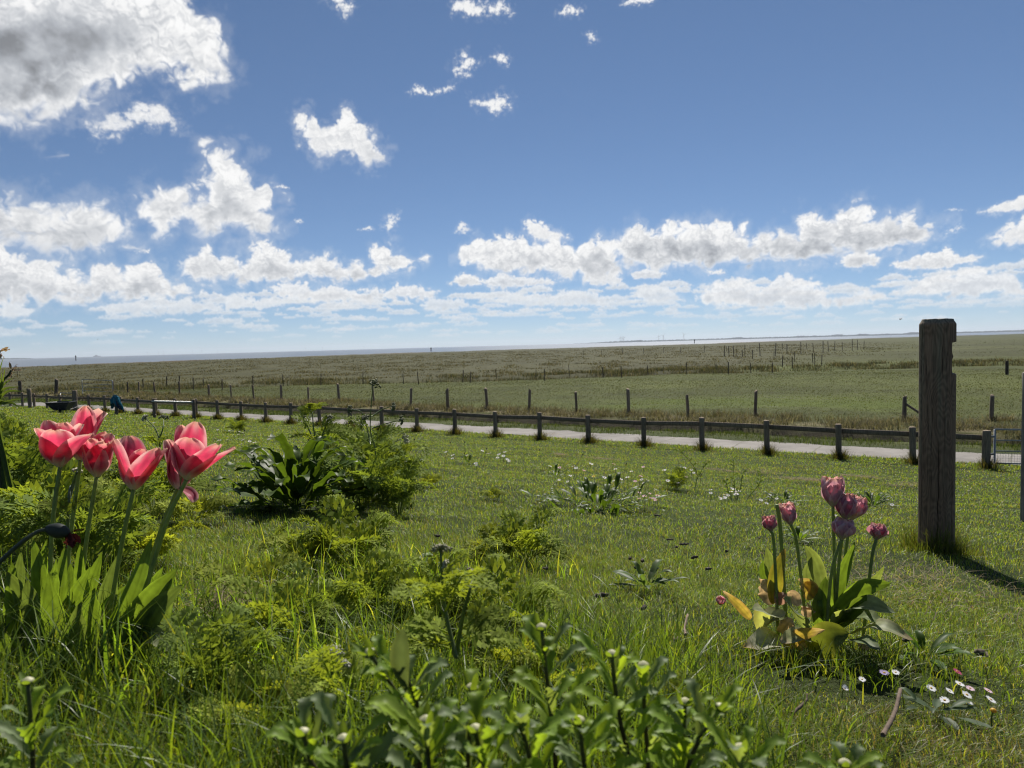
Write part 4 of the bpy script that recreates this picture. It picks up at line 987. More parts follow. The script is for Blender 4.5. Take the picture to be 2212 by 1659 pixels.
def grow_far():
    mb = MB()
    def strip(n, s0, s1, h0, h1, pal, clump, lean=(.1, .9), tmax=75, wk=.0006, gate=None, seed=0):
        s = RNG.uniform(s0, s1, n); t = -14 + (tmax + 14) * RNG.random(n) ** 1.35
        x0, y0 = fence_pt(0); sb = x0 * NX + y0 * NY
        x = x0 + PX * t + NX * (s - sb); y = y0 + PY * t + NY * (s - sb)
        f = fbm(x * .9, y * .9, 3, 140 + seed); k = RNG.random(n) < np.clip(.5 + clump * f * 2, 0.02, 1)
        x, y, f = x[k], y[k], f[k]; n = len(x); r = np.hypot(x, y)
        h = RNG.uniform(h0, h1, n) * (1 + .5 * np.clip(f, -.5, .7))
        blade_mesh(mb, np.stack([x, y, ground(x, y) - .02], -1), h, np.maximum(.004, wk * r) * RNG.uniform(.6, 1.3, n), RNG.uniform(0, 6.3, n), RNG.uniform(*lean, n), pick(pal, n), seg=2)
    G2 = np.array([[.075, .105, .022], [.09, .12, .028], [.06, .088, .022], [.12, .13, .045]])
    strip(46000, 24.55, 27.6, .07, .18, G2, .5, seed=1)
    strip(4000, 27.5, 28.0, .1, .25, np.array([[.09, .085, .04], [.13, .11, .06], [.06, .07, .025]]), .8, seed=2)
    strip(42000, 29.9, 32.6, .16, .46, np.array([[.17, .145, .10], [.13, .115, .075], [.23, .20, .14], [.085, .085, .04]]), 1.1, (.2, 1.3), seed=3)
    strip(9000, 32.4, 33.8, .15, .45, np.array([[.15, .125, .07], [.10, .10, .045]]), 1.0, seed=4)
    for q in WFP:
        for (dx, dy, k, hh) in ((.1, -.15, 130, .55), (RNG.uniform(.5, 1.4), RNG.uniform(-.8, .1), 150, .48), (-RNG.uniform(.5, 1.6), RNG.uniform(-.9, .1), 110, .4)):
            a = RNG.uniform(0, 6.3, k); rr = np.abs(RNG.normal(size=k)) * .24; x = q[0] + dx + rr * np.cos(a) * 1.5; y = q[1] + dy + rr * np.sin(a)
            blade_mesh(mb, np.stack([x, y, ground(x, y) - .02], -1), RNG.uniform(.3, 1, k) * hh, .0006 * q[1] * RNG.uniform(.5, 1.2, k), a, RNG.uniform(.2, 1.4, k), pick(np.array([[.19, .155, .11], [.12, .10, .065], [.26, .22, .16], [.075, .06, .035]]), k), seg=3)
    tag(mb.build('verge_grass', M_FARGRASS), kind='stuff')
    mb = MB()
    # meadow
    n = 130000; x, y, r = wedge(n, 30, 84, .3); s = x * NX + y * NY; k = (s > 33) & (y < 76 + 3 * vnoise(x * .05, x * 0, 150)); x, y, r, s = x[k], y[k], r[k], s[k]; n = len(x)
    f = fbm(x * .25, y * .25, 4, 151); yel = (RNG.random(n) < .8 * sstep(.0, .35, fbm(x * .06, y * .12, 4, 41)) * sstep(-8, 8, x) * (1 - sstep(42, 52, s)))
    col = pick(np.array([[.085, .098, .022], [.105, .108, .030], [.072, .088, .022], [.12, .105, .048]]), n, .2); col[yel] = pick(np.array([[.10, .13, .012], [.13, .15, .015]]), int(yel.sum()))
    blade_mesh(mb, np.stack([x, y, ground(x, y) - .02], -1), RNG.uniform(.03, .085, n) * (1 + .8 * np.clip(f, -.4, .8)), .0007 * r * RNG.uniform(.6, 1.4, n), RNG.uniform(0, 6.3, n), RNG.uniform(.4, 1.6, n), col, seg=2)
    tag(mb.build('meadow_grass', M_FARGRASS), kind='stuff')
    mb = MB()
    # rank grass along the far ditch, then the tussocky salt marsh
    n = 60000; x = RNG.uniform(-75, 70, n); yl = 77 + 5 * vnoise(x * .03, x * 0, 21); y = yl + RNG.normal(size=n) * 1.6 + RNG.choice([0, 4.5], n) - .3
    f = fbm(x * .4, y * .4, 3, 160); k = RNG.random(n) < np.clip(.45 + f * 1.6, .02, 1); x, y, f = x[k], y[k], f[k]; n = len(x); r = np.hypot(x, y)
    blade_mesh(mb, np.stack([x, y, ground(x, y) - .05], -1), RNG.uniform(.22, .62, n) * (1 + .5 * f), .0006 * r * RNG.uniform(.6, 1.3, n), RNG.uniform(0, 6.3, n), RNG.uniform(.1, .9, n), pick(np.array([[.07, .072, .035], [.055, .062, .026], [.10, .088, .05], [.17, .14, .09]]), n), seg=2)
    n = 260000; x, y, r = wedge(n, 78, 420, -.75, 44)
    bx = np.interp(y, [70, 76, 120, 255, 600, 1200], [14, 18, 52, 132, 300, 480]); mar = sstep(6, -6, (x - bx) / (1 + y * .02) + 3 * vnoise(x * .05, y * .05, 170))
    R = shore_r(np.arctan2(x, y)); f = fbm(x * .30, y * .12, 4, 171)
    k = (y > 81) & (r < R - 6) & (RNG.random(n) < np.clip(.35 + 1.5 * f, .03, 1) * (.35 + .65 * mar)); x, y, r, f, mar = x[k], y[k], r[k], f[k], mar[k]; n = len(x)
    cb = pick(np.array([[.088, .076, .036], [.11, .092, .045], [.062, .060, .026], [.145, .12, .066]]), n, .2); cg = pick(np.array([[.070, .074, .026], [.088, .082, .034]]), n)
    h = RNG.uniform(.14, .40, n) * (.5 + .5 * mar) * (1 + .6 * np.clip(f, -.4, .8))
    blade_mesh(mb, np.stack([x, y, ground(x, y) - .05], -1), h, .0011 * r * RNG.uniform(.5, 1.4, n), RNG.uniform(0, 6.3, n), RNG.uniform(.3, 1.3, n), cb * mar[:, None] + cg * (1 - mar[:, None]), seg=1)
    tag(mb.build('marsh_grass', M_FARGRASS), kind='stuff')
    # withered mowings lying in swaths on the lawn
    mb = MB()
    for (cx, cy, rx, ry, k) in ((1740, 1041, .55, .10, 700), (1860, 1034, .5, .12, 420), (1960, 1052, .5, .12, 380), (1210, 985, .16, .10, 260), (1300, 995, .4, .12, 240), (1560, 1020, .5, .10, 260), (1650, 1025, .4, .12, 180), (1180, 940, .6, .1, 120), (530, 1340, .12, .05, 260), (2010, 1270, .22, .12, 160), (1950, 1300, .30, .15, 200)):
        c = at(V(cx, cy)); x = c[0] + RNG.normal(size=k) * rx * .5; y = c[1] + RNG.normal(size=k) * ry * 1.6
        a = RNG.uniform(0, 6.3, k); ln = RNG.uniform(.05, .14, k)
        blade_mesh(mb, np.stack([x, y, ground(x, y) + .03 + .02 * RNG.random(k)], -1), ln * .45, np.full(k, max(.003, .0004 * c[1])), a, RNG.uniform(1.5, 2.6, k), pick(STRAW, k) * 1.05, seg=2)
    tag(mb.build('dry_mowings', M_DRY), kind='stuff')
grow_far()

# ------------------------------------------------------------------ tulips
def leafpx(mb, pts, w, face=(0, -1, .25), **k):
    P = [pt(V(x, y), Y) for x, y, Y in pts]; Y = np.mean([p[2] for p in pts])
    leaf(mb, P, w * Y / 2.16 / F, face, **k)
def petal(mb, base, axis, az, Lp, Wp, opn, curl, cols, seed, cup=.55, ruffle=.02, n=17, m=17):
    axis = unit(axis); x = unit(np.cross(axis, [0, 1, .01])) ; y = np.cross(axis, x)   # x ~ right in the picture
    if x[0] < 0: x = -x
    if y[1] < 0: y = -y
    e1 = x * math.cos(az) + y * math.sin(az); e2 = np.cross(axis, e1)
    rs = np.random.default_rng(seed); ph = rs.uniform(0, 6, 4)
    v = np.linspace(0, 1, n); u = np.linspace(-1, 1, m)
    phi = math.radians(80) * np.exp(-v * 7) + math.radians(opn) * (1 - np.exp(-v * 5)) + math.radians(curl) * sstep(.55, 1.05, v)
    G = np.zeros((n, m, 3)); C = np.zeros((n, m, 3)); p = np.array(base, float)
    red, edge, cream, tipc = [np.array(c) for c in cols]
    for i in range(n):
        t = axis * math.cos(phi[i]) + e1 * math.sin(phi[i]); inn = axis * math.sin(phi[i]) - e1 * math.cos(phi[i])
        if i: p = p + t * Lp / (n - 1)
        w = Wp * .5 * (math.sin(math.pi * min(.985, .06 + .885 * v[i] ** .95)) ** .5) * (1 - .45 * max(0, (v[i] - .9) / .1) ** 2)
        cu = cup * (1 - .5 * v[i])
        ruf = ruffle * Lp * sstep(.35, 1, v[i]) * (np.sin(u * 5 + ph[0] + v[i] * 4) + .7 * np.sin(u * 11 + ph[1])) * (.3 + np.abs(u))
        mid = -.05 * Wp * np.exp(-(u / .15) ** 2) * (1 - v[i])
        G[i] = p + e2 * (u * w * (1 - .18 * cu * u * u))[:, None] + inn * (np.abs(u) ** 2 * w * cu + ruf + mid)[:, None]
        e = np.clip(sstep(.62, 1.0, np.abs(u) + .10 * vnoise(np.full(m, v[i] * 7), np.sign(u) * 3, seed + 9)) * (.35 + .6 * v[i]) + .55 * sstep(.72, 1, v[i]) * (.6 + .4 * np.sin(u * 7 + ph[1])), 0, 1)[:, None]
        st = 1 + .22 * vnoise(u * 5 + seed * 7.3 + .6 * v[i], np.full(m, v[i] * 1.3), seed)[:, None] + .12 * vnoise(u * 14 + seed * 3.1, np.full(m, v[i] * 1.5), seed + 3)[:, None]
        c = red * st * (1 - e) + edge * e
        flame = (np.exp(-(u / .45) ** 2) * sstep(.75, .1, v[i]) * (.20 + .35 * ((seed * 7) % 3) / 2))[:, None]; c = c * (1 - flame) + edge * flame
        bz = sstep(.30, .03, v[i]); c = c * (1 - bz) + cream * bz
        tz = sstep(.88, 1.0, v[i]) * .75; c = c * (1 - tz) + tipc * tz
        C[i] = c
    mb.grid(G, np.clip(C, .01, 1))
PINK = [(.56, .052, .125), (.80, .55, .52), (.72, .66, .50), (.66, .48, .32)]
MAUVE = [(.58, .31, .37), (.66, .50, .49), (.58, .54, .36), (.52, .34, .20)]
STEMC = np.array([.21, .26, .085])

def tulip(label, group, stem_px, root_x, Y, petals, leaves, cols, axis_lean=0, srad=.0037, seed=0, wither=0, leafmat=None, name='tulip', psc=.97):
    d = ray(*V(root_x, 1400)); d = d / d[1]; rx, ry = d[0] * Y, Y
    root = thing(name, (rx, ry, gz(rx, ry)), label, 'tulip', group)
    P = [np.array([rx, ry, gz(rx, ry) - .01])] + [pt(V(x, y), yy) for x, y, yy in stem_px]
    C = curve(P, 14)
    mb = MB(); mb.tube(C, np.linspace(srad * 1.1, srad, 14), 9, STEMC * np.array([1, 1, 1])); mb.build('stem', M_STEM, root)
    top = C[-1]; ax = unit(unit(C[-1] - C[-2]) + np.array([axis_lean, 0, .8]))
    if petals:
        fl = bpy.data.objects.new('flower', None); COL.objects.link(fl); fl.parent = root; fl.location = [float(a) for a in (top - np.array(root.location))]
        fl.empty_display_size = .02; CH.setdefault(root.name, []).append(fl)
        for j, pp in enumerate(petals):
            az, Lp, Wp, op, cu = pp[:5]; Lp *= psc; Wp *= psc * 1.10
            mb = MB(); petal(mb, top - ax * .002, ax, math.radians(az), Lp, Wp, op, cu, pp[5] if len(pp) > 5 else cols, seed * 10 + j, cup=.55 + wither * .35, ruffle=.02 + wither * .05)
            mb.build('petal', M_PETAL, fl)
        mb = MB(); mb.tube([top - ax * .002, top + ax * .012, top + ax * .022, top + ax * .026], [.004, .0045, .005, .002], 7, (.30, .33, .12)); mb.build('pistil', M_STEM, fl)
    for j, lf in enumerate(leaves):
        mb = MB(); kw = dict(lf[2]) if len(lf) > 2 else {}
        mat = kw.pop('mat', M_LEAF); lab = kw.pop('label', None); nm = kw.pop('name', 'leaf')
        leafpx(mb, lf[0], lf[1], seed=seed * 20 + j, n=16, m=9, **kw)
        o = mb.build(nm, mat, root)
        if lab: o['label'] = lab
    return root
TL = np.array([.095, .145, .032]); TLB = np.array([.085, .12, .052]); YEL = (.46, .36, .06); TAN = (.54, .40, .24); PALE = (.36, .39, .24)
GL = 'red tulips in the left clump'
g = dict(col=TL, edge=TL * 1.5, wave=.03)
gb = dict(col=TLB, edge=TLB * 1.5, wave=.03)
tulip('leftmost red tulip of the left clump with one tall upright petal', GL, [(112, 1150, 1.34), (130, 1006, 1.34)], 108, 1.36,
      [(165, .098, .062, 10, -4), (-125, .090, .060, 20, 0), (-60, .096, .062, 30, 12), (-10, .100, .058, 44, 22), (45, .092, .058, 24, 0), (105, .092, .058, 16, -5)],
      [([(110, 1420, 1.36), (92, 1270, 1.35), (72, 1160, 1.36)], 44, g), ([(120, 1420, 1.34), (130, 1280, 1.33), (142, 1172, 1.34)], 38, g), ([(70, 1420, 1.30), (50, 1290, 1.28), (10, 1230, 1.26)], 40, gb)], PINK, seed=1, axis_lean=-.22)
tulip('red tulip at the back of the left clump with curled tan petal tips rising highest', GL, [(150, 1180, 1.44), (174, 992, 1.43)], 140, 1.44,
      [(100, .118, .052, 3, -10), (60, .112, .05, 12, 25), (150, .09, .05, 22, 35), (200, .08, .05, 40, 40), (-30, .085, .05, 40, 45)],
      [([(140, 1420, 1.42), (155, 1300, 1.41), (152, 1215, 1.42)], 40, g), ([(160, 1420, 1.44), (190, 1290, 1.43), (222, 1190, 1.42)], 42, g)], PINK, seed=2, wither=.5)
tulip('half hidden red tulip in the middle of the left clump', GL, [(185, 1180, 1.40), (209, 1028, 1.40)], 168, 1.41,
      [(180, .090, .056, 18, -5), (-100, .090, .058, 14, 0), (-40, .088, .055, 14, 30), (20, .092, .055, 10, 50), (90, .095, .055, 8, 30), (135, .09, .055, 14, 10)],
      [([(175, 1440, 1.38), (225, 1330, 1.36), (290, 1255, 1.36)], 46, g), ([(165, 1430, 1.36), (160, 1310, 1.35), (195, 1225, 1.34)], 44, dict(col=TL * 1.15, edge=TL * 1.6, wave=.03))], PINK, seed=3, wither=.4)
tulip('front middle red tulip of the left clump, two large petals spread in a V', GL, [(262, 1180, 1.30), (289, 1055, 1.30)], 226, 1.32,
      [(195, .104, .058, 20, -4), (-145, .106, .056, 15, 8), (-22, .102, .060, 26, -8), (20, .098, .054, 30, -10), (85, .080, .050, 8, 0), (140, .108, .055, 14, 22)],
      [([(230, 1440, 1.30), (280, 1310, 1.28), (330, 1160, 1.30)], 52, dict(col=TL * 1.1, edge=TL * 1.7, wave=.03)), ([(240, 1450, 1.30), (310, 1320, 1.24), (386, 1226, 1.22)], 66, dict(col=TL, edge=TL * 1.6, wave=.05)),
       ([(250, 1460, 1.30), (335, 1350, 1.24), (372, 1248, 1.22)], 60, dict(col=TLB, edge=TLB * 1.6, wave=.04, face=(.3, -1, .5)))], PINK, seed=4)
tulip('rightmost red tulip of the left clump, one petal flung out to the right', GL, [(352, 1150, 1.28), (404, 1033, 1.28)], 280, 1.30,
      [(165, .105, .056, 14, -8), (110, .112, .052, 2, -4), (-140, .085, .05, 24, 0), (-80, .092, .064, 16, -6), (-25, .105, .058, 36, 4), (5, .106, .048, 46, 0)],
      [([(270, 1440, 1.28), (330, 1330, 1.22), (395, 1262, 1.20)], 54, dict(col=TLB, edge=TLB * 1.6, wave=.06)), ([(255, 1470, 1.27), (330, 1372, 1.20), (385, 1425, 1.15)], 66, dict(col=(.16, .19, .09), edge=(.30, .32, .18), wave=.05, face=(0, -.6, 1)))], PINK, seed=5, axis_lean=-.12)
tulip('dark red tulip behind the right flower of the left clump, one petal dropping off', GL, [(335, 1180, 1.42), (384, 1054, 1.40)], 290, 1.42,
      [(150, .098, .056, 8, -10), (-150, .100, .056, 10, -10), (90, .09, .05, 6, 0), (175, .105, .04, 18, 6), (-20, .052, .03, 105, 40), (60, .075, .04, 30, 20)],
      [([(200, 1430, 1.40), (215, 1330, 1.40), (250, 1262, 1.40)], 40, gb)], [(.36, .03, .075)] + PINK[1:], seed=6)

GR = 'wilting tulips in the right clump'; RP = dict(psc=1.24)
dk = [(.48, .19, .25), (.56, .37, .37), (.42, .40, .25), (.38, .22, .14)]
def bud(L_, W_, op=10, cols=None, n=6, rot=0, tipcurl=-50):
    return [(rot + k * 360 / n + (12 if k % 2 else 0), 1.0 * L_ * (1 - .06 * (k % 2)), W_, op + (3 if k % 2 == 0 else 0), tipcurl + 9 * (k % 3)) + ((cols,) if cols else ()) for k in range(n)]
def c6(x, y): return ((2800 + x / 2.16) / 1.8517, (1850 + y / 2.16) / 1.8517)
def lp(pts, Y=1.75): 
    return [(*c6(p[0], p[1]), Y + (p[2] if len(p) > 2 else 0)) for p in pts]
def LQ(pts, w, **k): return (lp(pts), 1.35 * w / 2.16 / 1.8517, k)
gg = dict(col=TL * 1.05, edge=TL * 1.5, wave=.02); ggb = dict(col=(.13, .165, .085), edge=(.19, .23, .12), wave=.02); dg = dict(col=(.085, .13, .03), edge=(.09, .13, .04), wave=.02)
yl = dict(col=YEL, edge=(.38, .25, .08), tip=TAN, wave=.05, mat=M_DRY); tn = dict(col=TAN, edge=(.5, .38, .24), wave=.09, mat=M_DRY); pl = dict(col=PALE, edge=(.36, .36, .22), wave=.03)
def dry(d, lab): d = dict(d); d['label'] = lab; d['name'] = 'dry_leaf'; return d
tulip('tallest wilting mauve tulip of the right clump, twisted to a point', GR, [(1802, 1200, 1.76), (1799, 1092, 1.76)], 1806, 1.76, bud(.066, .046, 15, rot=20, tipcurl=-50),
      [LQ([(1120, 1400), (1068, 1180, -.02), (1085, 985)], 110, **gg), LQ([(1060, 1100, .05), (985, 860, .06), (908, 715, .05)], 105, **ggb)], MAUVE, psc=1.24, seed=11, wither=.8)
tulip('wilting tulip bent behind the two stacked mauve buds of the right clump', GR, [(1826, 1200, 1.80), (1840, 1120, 1.80)], 1815, 1.80, bud(.056, .05, 17, rot=60, tipcurl=-56),
      [LQ([(1120, 1330), (1205, 1020, .02), (1338, 680)], 105, **gg), LQ([(1300, 1140, .06), (1470, 1040, .06), (1592, 890)], 88, **ggb)], MAUVE, psc=1.24, seed=12, wither=.9, axis_lean=.25)
tulip('wilting deep pink tulip squeezed in the middle of the right clump', GR, [(1812, 1220, 1.75), (1826, 1120, 1.75)], 1800, 1.76, bud(.058, .044, 14, dk, rot=10, tipcurl=-54),
      [LQ([(1180, 1260), (1400, 1085, -.06), (1655, 1042, -.1)], 125, **gg), LQ([(1180, 1430), (1330, 1255, -.08), (1440, 1140, -.1)], 120, **dg)], MAUVE, psc=1.24, seed=13, wither=.9, axis_lean=-.05)
tulip('wilting striped mauve tulip lowest of the stacked buds in the right clump', GR, [(1796, 1240, 1.71), (1818, 1163, 1.71)], 1782, 1.72, bud(.047, .046, 20, rot=0, tipcurl=-60),
      [LQ([(1170, 1430), (1390, 1230, -.1), (1698, 1300, -.14)], 190, col=(.19, .23, .14), edge=(.26, .30, .19), wave=.02, face=(0, -.45, 1)), LQ([(1020, 1420), (1010, 1250, -.03), (1030, 1110)], 85, **gg)], MAUVE, psc=1.24, seed=14, wither=.7)
tulip('small wilting tulip with a frilled brown top left of the tall one', GR, [(1722, 1180, 1.78), (1708, 1132, 1.78)], 1745, 1.78, bud(.050, .032, 12, rot=40, tipcurl=-34),
      [LQ([(640, 1220), (652, 980, -.02), (738, 735)], 105, col=(.16, .16, .035), edge=(.25, .20, .06), tip=(.25, .18, .07), wave=.03), LQ([(950, 1060, .05), (930, 940, .05), (965, 815, .05)], 70, **ggb), LQ([(1010, 1170), (945, 1060), (845, 1005)], 80, **yl)], MAUVE, psc=1.24, seed=15, wither=1.0)
tulip('small dark red wilting tulip at the left of the right clump', GR, [(1672, 1180, 1.73), (1665, 1146, 1.73)], 1682, 1.73, bud(.034, .030, 18, dk, rot=15, tipcurl=-40),
      [LQ([(615, 1020, .04), (598, 870, .04), (573, 730, .04)], 80, **ggb), LQ([(570, 1020, .04), (545, 930, .04), (542, 845, .04)], 62, **gg), LQ([(610, 1230), (565, 1090, .02), (515, 1000)], 125, **dry(tn, 'withered tan leaf'))], MAUVE, psc=1.24, seed=16, wither=.9)
tulip('wilting dark mauve tulip on a bent stem at the right of the right clump', GR, [(1882, 1215, 1.70), (1893, 1164, 1.70)], 1862, 1.72, bud(.036, .040, 20, dk, rot=30, tipcurl=-58),
      [LQ([(1320, 1480, -.04), (1560, 1410, -.12), (1845, 1535, -.16)], 150, col=PALE, edge=(.36, .34, .2), tip=TAN, wave=.03, face=(0, -.4, 1)), LQ([(1300, 1060, .06), (1330, 1160, .04), (1290, 1280, .02)], 90, **pl), LQ([(1385, 1600, -.12), (1430, 1545, -.12), (1480, 1505, -.12)], 90, **dry(tn, 'withered tan leaf'))], MAUVE, psc=1.24, seed=17, wither=1)
tulip('bare tulip stem without a flower, left in the right clump', GR, [(1686, 1150, 1.78), (1678, 1090, 1.78)], 1700, 1.78, [],
      [LQ([(880, 1420), (815, 1270, -.06), (720, 1170, -.08)], 165, col=(.16, .20, .13), edge=(.22, .26, .17), wave=.03, face=(-.2, -.6, 1)), LQ([(560, 1480, -.02), (600, 1320, -.08), (450, 1265, -.12)], 210, col=PALE, edge=(.36, .36, .22), wave=.02, face=(-.3, -.5, 1)),
       LQ([(690, 1500, -.05), (600, 1530, -.14), (365, 1600, -.2)], 190, col=(.42, .43, .30), edge=(.50, .48, .36), tip=(.4, .3, .2), wave=.05, face=(-.1, -.7, 1)), LQ([(440, 1350, -.04), (330, 1230, -.05), (195, 1105, -.05)], 66, **dry(yl, 'yellowed leaf')),
       LQ([(740, 1600, -.14), (860, 1490, -.16), (1080, 1445, -.18)], 95, **dry(yl, 'yellowed curled leaf')), LQ([(980, 1640, -.14), (1120, 1510, -.18), (1290, 1475, -.2)], 215, col=(.10, .125, .035), edge=(.2, .22, .06), wave=.03, face=(0, -.8, .7)),
       LQ([(830, 1600, -.1), (870, 1560, -.1), (950, 1555, -.1)], 110, **dry(tn, 'withered tan leaf')), LQ([(700, 1470, -.08), (760, 1390, -.1), (800, 1350, -.1)], 105, **dry(tn, 'withered tan leaf')), LQ([(900, 1330), (940, 1250), (990, 1300, -.05)], 90, **dry(tn, 'withered tan leaf')),
       LQ([(850, 1240, -.02), (800, 1150), (740, 1140)], 80, **dry(tn, 'withered tan leaf')), LQ([(970, 1180), (930, 1090), (860, 1070)], 110, **yl), LQ([(1040, 1560, -.08), (860, 1500, -.16), (690, 1560, -.22)], 150, col=(.24, .27, .12), edge=(.34, .34, .18), tip=TAN, wave=.05, face=(0, -.5, 1)), LQ([(1180, 1560, -.08), (1380, 1540, -.18), (1560, 1620, -.24)], 150, col=(.15, .20, .08), edge=(.24, .28, .13), wave=.04, face=(0, -.5, 1)), LQ([(800, 1400, .02), (640, 1330, -.02), (520, 1400, -.06)], 150, col=(.20, .22, .10), edge=(.32, .30, .16), tip=TAN, wave=.05, face=(-.2, -.6, 1)), LQ([(1200, 1400), (1420, 1330, -.06), (1600, 1400, -.1)], 140, col=(.15, .20, .07), edge=(.24, .28, .13), wave=.03, face=(.1, -.5, 1)), LQ([(700, 1230, -.02), (690, 1160, -.02), (660, 1090)], 90, col=(.30, .17, .15), edge=(.4, .28, .2), wave=.06, mat=M_DRY)], MAUVE, psc=1.24, seed=18, srad=.0045)
# more broad leaves crowding the foot of the left clump
lf_root = [o for o in bpy.data.objects if o.get('label', '').startswith('leftmost red tulip')][0]
for j, (a, b, c_, w, Y_, cc) in enumerate((((60, 1440), (40, 1320), (25, 1215), 60, 1.30, TL), ((95, 1450), (75, 1340), (60, 1250), 62, 1.26, TLB), ((140, 1460), (120, 1340), (105, 1235), 60, 1.25, TL), ((180, 1460), (195, 1350), (205, 1270), 66, 1.24, TL * 1.15),
        ((120, 1480), (160, 1390), (175, 1300), 66, 1.20, TLB), ((215, 1480), (245, 1400), (262, 1320), 66, 1.20, TL), ((85, 1420), (88, 1300), (100, 1165), 46, 1.38, TL * 1.2), ((40, 1420), (38, 1300), (48, 1185), 46, 1.40, TLB), ((170, 1420), (178, 1300), (172, 1175), 46, 1.40, TL * 1.2), ((215, 1430), (232, 1310), (252, 1200), 50, 1.36, TLB), ((255, 1440), (300, 1330), (352, 1225), 54, 1.33, TL * 1.2), ((130, 1440), (112, 1330), (122, 1205), 48, 1.30, TL * 1.25), ((165, 1500), (215, 1430), (290, 1390), 66, 1.17, TL * 1.1), ((60, 1500), (30, 1420), (-10, 1360), 66, 1.18, TL))):
    mb = MB(); leafpx(mb, [(*a, Y_ + .05), (*b, Y_), (*c_, Y_ - .01)], w, seed=900 + j, n=16, m=9, col=cc, edge=np.array(cc) * 1.5, wave=.05); mb.build('leaf', M_LEAF, lf_root)
# a shrivelled tulip head lying in the grass
c = at(V(1555, 1312)); rt = thing('fallen_tulip', c, 'shrivelled pink tulip head fallen in the grass left of the wilting tulips', 'tulip')
for k in range(6):
    mb = MB(); petal(mb, c + [0, 0, .008], (.1, -.3, 1), k * 1.05, .030, .030, 42, -100, MAUVE, 400 + k, cup=.9, ruffle=.08); mb.build('petal', M_PETAL, rt)
# ------------------------------------------------------------------ other plants
def put(root, loc, rz=0, sc=1, label=None, group=None, tilt=(0, 0)):
    root.location = [float(a) for a in loc]; root.rotation_euler = (tilt[0], tilt[1], rz); root.scale = (sc, sc, sc)
    if label: root['label'] = label
    if group: root['group'] = group

def frond(mb, P, Wd, col, rs, face=(0, 0, 1), pairs=11, lobes=6, droop=.12):
    """feathery twice-divided leaf along the stalk P"""
    C = curve(P, 16); Ls = np.linalg.norm(np.diff(C, axis=0), axis=1).sum()
    mb.tube(C, np.linspace(.0024, .0007, 16) * max(.7, Ls / .3), 5, np.array(col) * 1.2, cap=False)
    T = np.gradient(C, axis=0); T /= np.linalg.norm(T, axis=1)[:, None]
    f = unit(face); vs, qs, cs = [], [], []; k = 0
    for i in range(pairs):
        v = .22 + .76 * i / (pairs - 1); p = np.array([np.interp(v * 15, range(16), C[:, a]) for a in range(3)]); t = T[int(v * 15)]
        sd = unit(np.cross(t, f)); nn = np.cross(sd, t)
        ln = Wd * (1 - ((v - .22) / .8) ** 1.1) * rs.uniform(.8, 1.15) + .012
        for s in (-1, 1):
            d = unit(sd * s * 1.0 + t * .62 + nn * rs.normal() * .15)
            q = np.cross(nn, d)
            for j in range(lobes):
                w = .08 + .92 * j / lobes; b = p + d * ln * w - nn * ln * droop * w * w
                ll = ln * .44 * (1 - w * .75) * rs.uniform(.8, 1.2) + .003; lw = ll * .24
                for s2 in ((-1, 1) if j < lobes - 1 else (0,)):
                    dd = unit(q * s2 * 1.0 + d * .75 + nn * rs.normal() * .40); pq = np.cross(nn, dd)
                    vs += [b, b + dd * ll * .5 + pq * lw, b + dd * ll, b + dd * ll * .5 - pq * lw]
                    qs.append((k, k + 1, k + 2, k + 3)); k += 4
                    cc = np.array(col) * rs.uniform(.7, 1.35); cs += [cc] * 4
    mb.add(vs, qs, None, np.array(cs))
def umbel(mb, top, d, r, n, rs, col=(.55, .55, .38), stalk=(.16, .19, .08), bud=.0022, cl=7):
    d = unit(d); a = unit(np.cross(d, [.3, 1, .2])); b = np.cross(d, a)
    for i in range(n):
        an = i * 2.4; rr = math.sqrt((i + .5) / n); e = top + (a * math.cos(an) + b * math.sin(an)) * r * rr + d * r * (.75 - .35 * rr * rr + rs.normal() * .06)
        mb.tube(curve([top, top + d * r * .3 + (e - top) * .35, e], 4), .0009, 4, stalk, cap=False)
        for j in range(cl):
            g = e + rs.normal(size=3) * r * .13; s = bud * rs.uniform(.6, 1.4)
            o = np.array([[s, 0, 0], [-s, 0, 0], [0, s, 0], [0, -s, 0], [0, 0, s], [0, 0, -s]])
            t = [(0, 2, 4), (2, 1, 4), (1, 3, 4), (3, 0, 4), (2, 0, 5), (1, 2, 5), (3, 1, 5), (0, 3, 5)]
            mb.add(g + o, None, t, np.array(col) * rs.uniform(.7, 1.2))
FG = (.21, .265, .045); FG2 = (.255, .295, .048); FG3 = (.17, .23, .050)

# three kinds of low feathery clump, then copies
def fern_proto(seed, n, L_, up, col):
    rs = np.random.default_rng(seed)
    root = thing('cow_parsley', (0, 0, 0), 'feathery cow parsley clump', 'cow parsley', 'low cow parsley clumps')
    for i in range(n):
        a = i * 2.4 + rs.uniform(-.4, .4); d = np.array([math.cos(a), math.sin(a), 0]); l = L_ * rs.uniform(.65, 1.1); u = up * rs.uniform(.5, 1.7)
        P = [d * .01, d * l * .35 + [0, 0, l * .50 * u], d * l * .75 + [0, 0, l * .66 * u], d * l * 1.05 + [0, 0, l * .52 * u]]
        mb = MB(); frond(mb, P, l * .40, np.array(col) * rs.uniform(.8, 1.25), rs, face=unit(np.array([-d[0] * .7, -d[1] * .7, 1]) + rs.normal(size=3) * .25), droop=rs.uniform(.02, .3))
        mb.build('frond', M_FERN, root, origin=(0, 0, 0))
    return root
PROTO = [fern_proto(501, 11, .24, 1.0, FG), fern_proto(502, 9, .20, .8, FG2), fern_proto(503, 13, .22, 1.25, FG3)]
used = [0, 0, 0]
